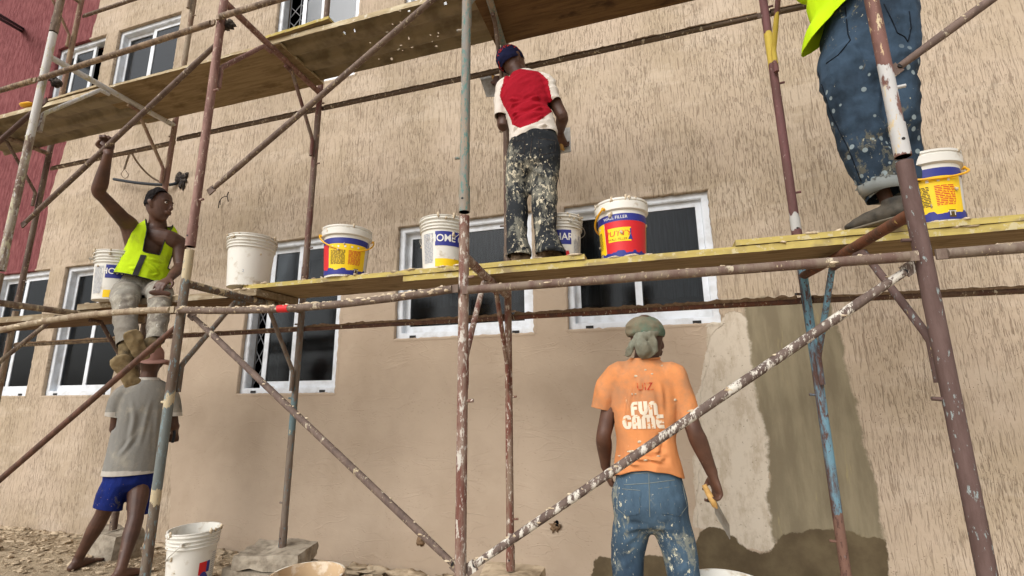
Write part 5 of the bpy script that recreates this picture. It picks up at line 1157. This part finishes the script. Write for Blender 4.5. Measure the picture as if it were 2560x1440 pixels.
    mb = MB(); mb.tube([at(1229, 184, c.y-.02), at(1236, 196, c.y-.022), at(1246, 214, c.y-.03)], [.010, .014, .013], 12); mb.build('grip', M['handle_wood'], t)
man_red()

# ---- man in blue jeans at the upper right
def man_jeans():
    f0 = atz(2200, 560, 2.16); Y = f0.y+.04; a = lambda x, y, o=0: at(x, y, Y+o); rt = Vector((.97, -.22, 0)); d = Vector((0, 1, 0))
    e = empty('person', (a(2200, 540).x, Y, 2.155), 'worker in splattered blue jeans and bright yellow shirt, cut off by the top edge', 'person')
    hip = a(2172, 110); nk = hip+Vector((-.03, .04, .50)); sl, sr = nk+Vector((-.15, .05, -.04)), nk+Vector((.17, -.02, -.05))
    el, er = sl+Vector((.05, .20, .22)), sr+Vector((.06, .26, .02)); wl, wr = el+Vector((.04, .16, .20)), er+Vector((-.04, .22, .12))
    hl, hr = a(2130, 190), a(2235, 190); kl, kr = a(2150, 340, -.02), a(2252, 330, .04); al, ar = a(2218, 505, .02), a(2285, 500, .10)
    hc = nk+Vector((0, .05, .15))
    P_ = torso(hip, nk, rt, .9)+arm(sl, el, wl)+arm(sr, er, wr)+leg(hl, kl, al, .8)+leg(hr, kr, ar, .8)+[loft([(nk, .058, .055), (hc, .05, .055)], rt, 14, 4)]
    H, Q = head(hc, (0, 0, 1), (0, 1, 0)); P_ += H+hand(wl, (.1, .6, .6), (0, .7, -.6), (1, 0, 0))+hand(wr, (-.1, .6, .6), (0, .7, -.6), (-1, 0, 0))
    skin_obj('body', P_, SK, e, .007)
    C = melt([loft([(Q(0, -.01, .02), .077, .097), (Q(0, -.008, .07), .074, .092), (Q(0, -.008, .115), .03, .04)], (1, 0, 0), 18, 4)], .008); mb = MB(); mb.add(C[0], C[2]); mb.build('hair', M['rag'], e)
    T = [loft([(a(2184, -30), .170, .13), (a(2180, 20), .185, .14), (a(2170, 90), .203, .15), (a(2166, 170), .205, .15), (a(2164, 215), .185, .14)], rt, 22, 4),
         loft([(a(2120, 150), .115, .14), (a(2130, 220), .118, .135), (a(2144, 300), .104, .12), (a(2165, 380), .098, .105), (a(2195, 440), .088, .092), (a(2216, 490), .080, .088), (a(2222, 510), .08, .085)], rt, 18, 5),
         loft([(a(2228, 150), .095, .13), (a(2238, 220), .092, .12), (a(2246, 300), .080, .105), (a(2262, 380, .05), .065, .09), (a(2278, 470, .08), .060, .08), (a(2284, 500, .1), .06, .08)], rt, 18, 5)]
    V, N, Fc = melt(T, .009, 4); w3 = lambda x, y: tuple(a(x, y, -.13))
    fo = [(w3(2100, 140), w3(2060, 165), .012, .014), (w3(2118, 108), w3(2190, 170), .016, .016), (w3(2125, 125), w3(2185, 195), .014, .014), (w3(2070, 330), w3(2110, 380), .014, .014), (w3(2110, 350), w3(2210, 340), .010, .014), (w3(2110, 385), w3(2220, 380), .011, .014), (w3(2140, 420), w3(2230, 425), .010, .013), (w3(2090, 300), w3(2190, 290), .009, .014), (w3(2240, 60), w3(2275, 95), .010, .012), (w3(2080, 260), w3(2180, 240), .008, .016)]
    V = wrinkle(V, N, .009, (7, 7, 11), fo, 31)
    ca = (a(2216, 484), Vector((.30, -.15, -1)).normalized())
    V, Fc, ed = cut(V, Fc, [(a(2188, -10), (0, 0, 1), .35), (ca[0], ca[1], .16), (a(2282, 490, .1), (.1, 0, -1), .12)])
    jm = m_paintpants('dotted_dark_jeans', lin(58, 76, 94), lin(36, 48, 60), lin(98, 96, 84), lin(170, 168, 150), .60, dots=(19, .24, .72, lin(150, 164, 168)), seed=9, fine=.665)
    tr = cloth_obj('jeans', V, Fc, jm, e); tree = bvh(V, Fc)
    sm = MB()
    for poly in ([(2113, 18), (2120, 85), (2126, 100), (2095, 138), (2060, 162)], [(2210, 10), (2232, 55), (2243, 82), (2262, 92), (2270, 105), (2278, 70), (2272, 20)], [(2178, 10), (2190, 60), (2192, 150)], [(2045, 180), (2075, 280), (2120, 370), (2160, 470)]): seam(sm, [a(x, y, -.14) for x, y in poly], tree, d, .0028)
    sm.build('seam', m_plain('dark_stitching', lin(26, 32, 40), .9, .1, bump=0), tr)
    # turned-up lighter cuff with frayed edge
    mb = MB(); c0, ax = ca; r1 = rt; r2 = ax.cross(r1).normalized(); n = 40; vv = []
    for i in range(n+1):
        t = 2*math.pi*i/n; fr_ = .010*noise.noise(Vector((math.cos(t)*6, math.sin(t)*6, 3))); ra, rb_ = .088+.004*math.sin(t*5), .096
        p = r1*math.cos(t)*ra+r2*math.sin(t)*rb_; vv += [c0-ax*(.050+fr_)+p*1.03, c0-ax*.02+p*1.05, c0+ax*.012+p*1.0]
    mb.add(vv, [(3*i+q, 3*i+3+q, 3*i+4+q, 3*i+1+q) for i in range(n) for q in (0, 1)])
    random.seed(5)
    for i in range(40):
        k = random.randrange(n); p = vv[3*k]; mb.tube([p, p+Vector((random.uniform(-.012, .012), -.004, random.uniform(-.015, .012)))], .001, 4)
    cf = mb.build('turned_cuff', m_cloth('faded_cuff', lin(136, 140, 136), lin(110, 116, 118), 2, dirt=lin(150, 140, 120)), tr); s_ = cf.modifiers.new('t', 'SOLIDIFY'); s_.thickness = .004
    # shoes
    for h_, t_, w_ in ((atz(2262, 540, 2.17), atz(2122, 578, 2.17), 1), (a(2292, 512, .13), a(2270, 545, .02), .9)):
        h_ = Vector((h_.x, h_.y, 2.175)); t_ = Vector((t_.x, t_.y, 2.170)); dd = (t_-h_).normalized(); sd = Vector((dd.y, -dd.x, 0)); L_ = min((t_-h_).length, .29); t_ = h_+dd*L_; U = Vector((0, 0, 1))
        S = melt([loft([(h_+U*.02, .036, .034), (h_+dd*.06+U*.028, .040, .042), (h_+dd*.14+U*.024, .044, .036), (h_+dd*.21+U*.012, .044, .024), (t_+U*.004, .030, .014)], sd, 16, 4), loft([(h_+dd*.03+U*.03, .036, .046), (h_+dd*.03+U*.09, .036, .046)], sd, 14, 3)], .006)
        V = wrinkle(S[0], S[1], .003, (20, 20, 20), seed=h_.x); V, Fc, _ = cut(V, S[2], [(h_+dd*.03+U*.085, U, .12)])
        so = cloth_obj('shoe', V, Fc, m_plain('dusty_black_shoe', lin(82, 76, 66), .7, .3, nsc=16, bump=.3, col2=lin(48, 46, 42)), e)
        sole = melt([loft([(h_+U*-.008, .038, .010), (h_+dd*.1-U*.008, .046, .010), (h_+dd*.2-U*.008, .048, .010), (t_-U*.006, .034, .009)], sd, 16, 4)], .006); mb = MB(); mb.add(sole[0], sole[2]); mb.build('sole', m_plain('grey_sole', lin(112, 104, 90), .8, .2), so)
    # shirt
    T = [loft([(nk, .07, .07), (mid(nk, hip, .12), .16, .10), (mid(nk, hip, .35), .20, .135), (mid(nk, hip, .7), .205, .15), (a(2165, 30), .222, .165), (a(2150, 90), .245, .185), (a(2150, 150), .25, .19)], rt, 24, 5)]
    T += [loft([(mid(s, nk, .3), .075, .08), (s, .07, .075), (mid(s, q, .6), .062, .066), (mid(s, q, .85), .06, .064)], rt, 14, 4) for s, q in ((sl, el), (sr, er))]
    V, N, Fc = melt(T, .009, 4); V = wrinkle(V, N, .006, (6, 6, 6), [(w3(2010, 10), w3(2070, 60), .012, .012), (w3(2030, 60), w3(2110, 15), .012, .012), (w3(2025, 100), w3(2060, 50), .010, .010)], 5)
    # the hem rides up to the right: slanting cut
    V, Fc, ed = cut(V, Fc, [(a(2085, 55), Vector((.62, 0, -.78)), .9), (mid(sl, el, .72), (el-sl), .09), (mid(sr, er, .72), (er-sr), .09), (mid(nk, hip, .03), (0, 0, 1), .12)])
    cloth_obj('high_visibility_shirt', V, Fc, m_cloth('bright_yellow_green_cloth', lin(196, 232, 26), lin(170, 206, 20), 3, var=.3), e)
man_jeans()

# ---- barefoot man in grey shirt and blue shorts, standing by the wall
def man_grey():
    B_ = at(330, 1180, -.93); f = Frame(B_); rt = f.r.copy(); fd = f.f.copy()
    e = empty('person', (B_.x, B_.y, .21), 'barefoot man in grey shirt, blue shorts and pink hat facing the wall', 'person')
    hip, nk = f(328, 1165), f(370, 950); sl, sr = f(302, 990), f(422, 985); el, er = f(288, 1072, -.06), f(434, 1062, -.04); wl, wr = el+fd*.24+Vector((0, 0, .02)), f(437, 1082, -.10)+fd*.04
    hl, hr = f(300, 1195), f(352, 1195); al, ar = Vector(atz(196, 1396, .29)), Vector(atz(303, 1422, .29)); kl, kr = mid(hl, al, .50)+fd*-.01+rt*.01, mid(hr, ar, .50)+rt*.02
    hc = f(378, 905)
    P_ = torso(hip, nk, rt, .88)+arm(sl, el, wl, .95, .75)+arm(sr, er, wr, .95, .75)+leg(hl, kl, al, .92)+leg(hr, kr, ar, .92)+[loft([(mid(nk, hip, .05), .06, .058), (hc, .05, .055)], rt, 14, 4)]
    H, Q = head(hc, (0.05, 0, 1), fd+rt*.15); P_ += H
    P_ += hand(wl, fd, (0, 0, -1), rt)+hand(wr, fd*.5-Vector((0, 0, .7)), fd, -rt, (.8, .8, .8, .8))
    P_ += shoe_bare(al, Vector(atz(245, 1402, .215)))+shoe_bare(ar, Vector(atz(352, 1434, .215)))
    skin_obj('body', P_, m_skin('dusty_skin', .95, .06), e)
    T = [loft([(f(328, 1140), .145, .11), (f(326, 1175), .158, .125), (f(326, 1205), .165, .125)], rt, 20, 4),
         loft([(hl+Vector((0, 0, .06)), .09, .11), (hl, .095, .11), (f(277, 1240), .088, .10), (f(267, 1285, .03), .086, .095)], rt, 16, 5),
         loft([(hr+Vector((0, 0, .06)), .09, .11), (hr, .095, .11), (f(354, 1240), .088, .10), (f(351, 1295, .02), .084, .095)], rt, 16, 5)]
    V, N, Fc = melt(T, .009, 4); V = wrinkle(V, N, .006, (7, 7, 4), seed=14)
    V, Fc, ed = cut(V, Fc, [(f(328, 1150), (0, 0, 1), .3), (f(270, 1272, .03), -rt*.25-Vector((0, 0, 1)), .15), (f(352, 1282, .02), (0, 0, -1), .15)])
    cloth_obj('shorts', V, Fc, m_paintpants('royal_blue_shorts', lin(24, 44, 120), lin(18, 30, 86), lin(84, 82, 90), lin(170, 140, 110), .70, seed=3, fine=.70), e)
    T = [loft([(f(372, 938), .06, .06), (f(370, 950), .085, .08), (f(368, 965), .14, .10), (f(362, 1000), .175, .12), (f(352, 1060), .168, .125), (f(340, 1120), .172, .13), (f(328, 1195), .185, .145)], rt, 24, 5),
         loft([(mid(sl, nk, .3), .065, .07), (sl, .062, .066), (f(284, 1030), .052, .058), (f(281, 1055), .048, .055)], rt, 16, 4),
         loft([(mid(sr, nk, .3), .065, .07), (sr, .062, .066), (f(436, 1020), .052, .058), (f(440, 1050), .048, .055)], rt, 16, 4)]
    V, N, Fc = melt(T, .008, 4); w3 = lambda x, y: tuple(f(x, y, .11))
    fo = [(w3(345, 1010), w3(318, 1130), .012, .016), (w3(375, 1000), w3(345, 1130), .012, .014), (w3(300, 1140), w3(345, 1080), .012, .014), (w3(395, 1020), w3(390, 1150), .009, .014), (w3(330, 1000), w3(335, 1060), .008, .014)]
    V = wrinkle(V, N, .004, (5, 5, 3), fo, 4)
    V, Fc, ed = cut(V, Fc, [(f(328, 1183), (0, 0, -1), .33), (f(282, 1043), -rt*.2-Vector((0, 0, 1)), .10, lambda c: (c-f(294, 1043)).dot(rt) < 0), (f(440, 1040), (0, 0, -1), .10, lambda c: (c-f(427, 1040)).dot(rt) > 0), (f(372, 944), (0, 0, 1), .11)])
    g1 = m_cloth('grey_cotton', lin(140, 138, 132), lin(124, 122, 118), 3, dirt=lin(166, 160, 146), dl=.55); g2 = m_cloth('white_trim', lin(196, 190, 180), None, 3)
    cloth_obj('grey_shirt', V, Fc, [g1, g2], e, matfn=lambda p: 1 if (proj(p)[1] > 1030 and (proj(p)[0] > 428 or proj(p)[0] < 288) and proj(p)[1] < 1060) or proj(p)[1] > 1178 or proj(p)[1] < 950 else 0)
    C = [loft([(Q(0, -.004, .01), .082, .10), (Q(0, -.004, .05), .080, .098), (Q(0, -.004, .09), .072, .088), (Q(0, -.004, .12), .05, .06)], rt, 22, 4)]
    br = []; n = 40; c = Q(0, 0, .02)
    V, N, Fc = melt(C, .007, 3); mb = MB(); mb.add(V, Fc)
    for i in range(n+1):
        t = 2*math.pi*i/n; u = rt*math.cos(t)+fd*math.sin(t); dr = .030+.012*math.sin(t*3)+.01*noise.noise(u*3)
        br += [c+u*.080, c+u*.115-Vector((0, 0, dr*.5)), c+u*.150-Vector((0, 0, dr))]
    mb.add(br, [(3*i+q, 3*i+3+q, 3*i+4+q, 3*i+1+q) for i in range(n) for q in (0, 1)])
    o = mb.build('sun_hat', m_cloth('faded_pink_cloth', lin(170, 132, 122), lin(150, 112, 104), 4), e); s_ = o.modifiers.new('t', 'SOLIDIFY'); s_.thickness = .003
    c = f(433, 1090, -.05); cord('scraper', [[c+Vector((0, 0, .05)), c+Vector((.01, 0, 0)), c+Vector((0, 0, -.05))]], .010, M['cable'], 'small dark tool in the hand of the grey shirted man', 'tool')
man_grey()

# ---- seated man with the raised arm
def man_vest():
    B_ = at(345, 712, -1.18); f = Frame(B_); rt = f.r.copy(); tc = -f.f.copy(); U = Vector((0, 0, 1))
    e = empty('person', (B_.x, B_.y, 2.12), 'seated man in yellow green vest with one arm raised to the brace, legs dangling', 'person')
    hip, nk = f(348, 712, .02), f(393, 566, .10); sr, sl = f(334, 577, .08), f(446, 600, .13); er, el = f(247, 480, .34), f(450, 668, .20)
    wr, wl = f(271, 382, .53), f(424, 697, .42); hr, hl = f(318, 722, .04), f(392, 722, .04)
    kr, kl = f(312, 752, .40), f(402, 742, .42); ar, al = f(318, 862, .56), f(388, 852, .60); hc = f(396, 514, .15)
    fw = (tc*.62+rt*.80-U*.05).normalized(); up = (U+rt*-.02).normalized()
    P_ = torso(hip, nk, rt)+arm(sr, er, wr, 1.08)+arm(sl, el, wl, 1.02)+leg(hr, kr, ar)+leg(hl, kl, al)
    P_ += [loft([(mid(nk, hip, .10), .085, .075), (mid(nk, hip, -.02), .062, .06), (mid(nk, hc, .45), .054, .056), (hc-U*.04, .052, .058)], rt, 16, 4), loft([(mid(sr, hip, .35), .06, .07), (mid(sr, er, .1), .062, .06), (mid(sr, er, .35), .052, .05)], rt, 14, 4),
           loft([(mid(sr, nk, .1)-U*.02, .055, .055), (mid(nk, sl, .5)+tc*.06-U*.06, .07, .05), (sl-U*.02, .055, .055)], U, 14, 4)]
    H, Q = head(hc, up, fw, 1.0); P_ += H
    bd = (Vector((-2.60, -1.70, 3.66))-Vector((-4.13, -1.70, 2.63))).normalized(); bp = at(268, 357, -1.70); hdr = (bp-wr).normalized()
    n_ = tc*-1.0; n_ = (-tc+U*.1)
    # raised fist: palm behind the tube, fingers over it
    P_ += hand(bp-hdr*.062+f.f*.034, hdr, tc, -rt, (.95, .95, 1.0, 1.05), 1.0, 1.05)
    P_ += [loft([(wr, .028, .024), (bp-hdr*.05+f.f*.034, .030, .020)], rt, 12, 3)]
    P_ += hand(wl, (f(392, 716, .50)-wl), (-U+tc*-.2), (tc*.6+U*.0-rt*-.1), (.35, .30, .32, .38), .3, 1.0, .5)
    sko, V, N, Fc = skin_obj('body', P_, SK, e, .0055)
    # eyes, brows, hair
    for sg in (-1, 1):
        b = ball(Q(sg*.031, .0775, .010), (.0105, .0105, .0085)); mb = MB(); mb.add(*b); eo = mb.build('eye', m_plain('eye_white', lin(196, 184, 170), .3, .5, bump=0), e)
        b = ball(Q(sg*.031+.003, .0845, .0095), .0058); mb = MB(); mb.add(*b); mb.build('iris', M['rubber'], eo)
        mb = MB(); mb.tube([Q(sg*.046, .078, .027), Q(sg*.030, .089, .031), Q(sg*.014, .092, .027)], [.002, .0035, .0025], 6); mb.build('eyebrow', M['rag'], e)
    C = [loft([(Q(0, -.030, -.012), .071, .078), (Q(0, -.014, .030), .0775, .092), (Q(0, -.006, .065), .078, .097), (Q(0, -.006, .098), .068, .084), (Q(0, -.006, .122), .040, .052)], rt, 22, 5)]
    V, N, Fc = melt(C, .005, 2); V = wrinkle(V, N, .0035, (60, 60, 60), seed=2); V, Fc, _ = cut(V, Fc, [(Q(0, .03, .055), (fw*.9-up*.45), .2), (Q(0, -.03, -.01), -up, .2)])
    cloth_obj('short_black_hair', V, Fc, m_plain('black_hair', lin(30, 26, 26), .9, .15, nsc=90, bump=.9), e, .002)
    # trousers
    T = [loft([(f(352, 690, .02), .135, .10), (f(350, 712, .04), .155, .12), (f(349, 735, .06), .165, .12)], rt, 20, 4),
         loft([(hr+tc*.0, .085, .085), (mid(hr, kr, .5), .088, .085), (kr+U*-.0, .080, .080), (mid(kr, ar, .2), .072, .082), (mid(kr, ar, .6), .066, .075), (ar, .058, .062), (ar+(ar-kr)*.10, .058, .06)], rt, 18, 5),
         loft([(hl, .085, .085), (mid(hl, kl, .5), .088, .085), (kl, .078, .080), (mid(kl, al, .2), .070, .080), (mid(kl, al, .6), .062, .072), (al, .054, .060), (al+(al-kl)*.10, .055, .06)], rt, 18, 5)]
    V, N, Fc = melt(T, .008, 3); w3 = lambda x, y, o=.48: tuple(f(x, y, o))
    V = wrinkle(V, N, .0065, (8, 8, 12), [(w3(290, 770), w3(330, 740), .012, .013), (w3(290, 800, .52), w3(340, 790, .52), .010, .012), (w3(370, 830, .55), w3(410, 836, .55), .010, .010), (w3(345, 760), w3(360, 800), .010, .012)], 41)
    V, Fc, ed = cut(V, Fc, [(f(352, 696, .02), (0, 0, 1), .28), (ar, (ar-kr), .12), (al, (al-kl), .12)])
    pm_ = m_paintpants('grey_plastered_trousers', lin(144, 140, 130), lin(120, 112, 102), lin(168, 162, 148), lin(196, 192, 182), .50, seed=4, fine=.66, soft=.16)
    tr = cloth_obj('trousers', V, Fc, pm_, e); tree = bvh(V, Fc); d = f.f
    h_ = tree.ray_cast(CAM, ray(400, 733).normalized())[0]; kn_ = melt([loft([(h_-rt*.055, .012, .012), (h_-rt*.03, .020, .013), (h_+rt*.03, .020, .013), (h_+rt*.055, .012, .012)], U, 14, 4)], .004)
    mb = MB(); mb.add(kn_[0], kn_[2]); mb.build('torn_knee', SK, tr)
    mb = MB(); seam(mb, [f(372, 746, .5), f(385, 741, .5), f(410, 740, .5), f(428, 746, .5)], tree, d, .004); mb.build('frayed_edge', m_plain('pale_threads', lin(190, 176, 162), .9, .1), tr)
    # boots: soles face the viewer
    bm_ = m_plain('muddy_boot', lin(128, 112, 84), .95, .1, nsc=16, bump=.8, col2=lin(78, 70, 58)); sm_ = m_plain('mud_caked_sole', lin(150, 132, 100), .95, .1, nsc=14, bump=.9, col2=lin(104, 90, 68))
    for (tx, ty), (hx, hy), o, w_, an in (((321, 822), (362, 905), .64, .050, al), ((293, 884), (336, 968), .62, .055, ar)):
        t_, h_ = f(tx, ty, o+.05), f(hx, hy, o); dd = (h_-t_).normalized(); nn = tc-dd*tc.dot(dd); nn.normalize(); sd = dd.cross(nn)
        S = melt([loft([(t_+dd*.02, w_*.8, .012), (mid(t_, h_, .25), w_*1.05, .014), (mid(t_, h_, .6), w_*.85, .014), (h_-dd*.02, w_*.82, .014)], sd, 18, 4)], .006)
        V = wrinkle(S[0], S[1], .006, (20, 20, 20), seed=tx); mb = MB(); mb.add(V, S[2])
        B2 = melt([loft([(t_+dd*.03-nn*.03, w_*.72, .026), (mid(t_, h_, .35)-nn*.04, w_*.9, .04), (mid(t_, h_, .7)-nn*.05, w_*.8, .05), (h_-dd*.03-nn*.045, w_*.72, .045)], sd, 16, 4), loft([(mid(t_, h_, .78)-nn*.05, .045, .05), (an, .048, .05)], sd, 14, 4)], .007)
        V2 = wrinkle(B2[0], B2[1], .006, (18, 18, 18), seed=hy); mb2 = MB(); mb2.add(V2, B2[2]); bo = mb2.build('boot', bm_, e); mb.build('sole', sm_, bo)
    # vest
    T = [loft([(f(395, 556, .10), .085, .08), (f(393, 572, .10), .130, .095), (f(388, 595, .10), .155, .125), (f(378, 640, .08), .165, .135), (f(360, 690, .08), .180, .150), (f(350, 735, .08), .19, .16)], rt, 26, 5)]
    V, N, Fc = melt(T, .0052, 5); w3 = lambda x, y: tuple(f(x, y, .22))
    fo = [(w3(365, 655), w3(410, 690), .012, .009), (w3(372, 645), w3(432, 664), .012, .009), (w3(300, 660), w3(345, 675), .010, .010), (w3(300, 680), w3(340, 700), .010, .010), (w3(375, 690), w3(430, 675), .010, .009), (w3(310, 610), w3(330, 660), .008, .012)]
    V = wrinkle(V, N, .005, (9, 9, 9), fo, 6)
    V, Fc, ed = cut(V, Fc, [(f(350, 702, .08), Vector((0, 0, -1))-rt*.20, .34)])
    vee = [(364, 520), (364, 553), (368, 572), (357, 629), (399, 638), (416, 590), (431, 569), (436, 520)]
    armR = [(200, 500), (343, 543), (323, 570), (309, 612), (295, 640), (180, 640)]; armL = [(463, 583), (447, 605), (430, 640), (419, 672), (440, 676), (520, 690), (520, 560)]
    kF = []
    for fc_ in Fc:
        p = sum((Vector(V[i]) for i in fc_), Vector())/len(fc_); q = proj(p); front = (p-f(q[0], q[1], .08)).dot(tc) > 0
        if inpoly(*q, vee) and front: continue
        if inpoly(*q, armR) or inpoly(*q, armL): continue
        if p.z > f(395, 560, .1).z+.005 and inpoly(*q, [(366, 500), (366, 575), (432, 575), (432, 500)]): continue
        kF.append(fc_)
    V = smooth_edge(V, kF); V, Fc, ed = cut(V, kF, [])
    vm = m_cloth('yellow_green_vest_cloth', lin(192, 222, 30), lin(166, 196, 34), 3, dirt=lin(140, 150, 50), dl=.62, var=.35)
    vo = cloth_obj('safety_vest', V, Fc, vm, e, .002); tree = bvh(V, Fc)
    mb = MB()
    for p, q in ed:
        if q != p: mb.tube([p, q], .0042, 5, cap=False)
    mb.build('black_piping', M['rubber'], vo)
    V3, F3 = project_grid((-.017, -.16, .017, .01), f(359, 634, .3), rt, U-rt*-.0, tree, d, .004, 4, 20)
    V3 = [v+rt*(-.025)*max(0, (f(359, 634, .3).z-v.z))/.13 for v in V3]; mb = MB(); mb.add(V3, F3); mb.build('zip_strip', M['rubber'], vo)
man_vest()
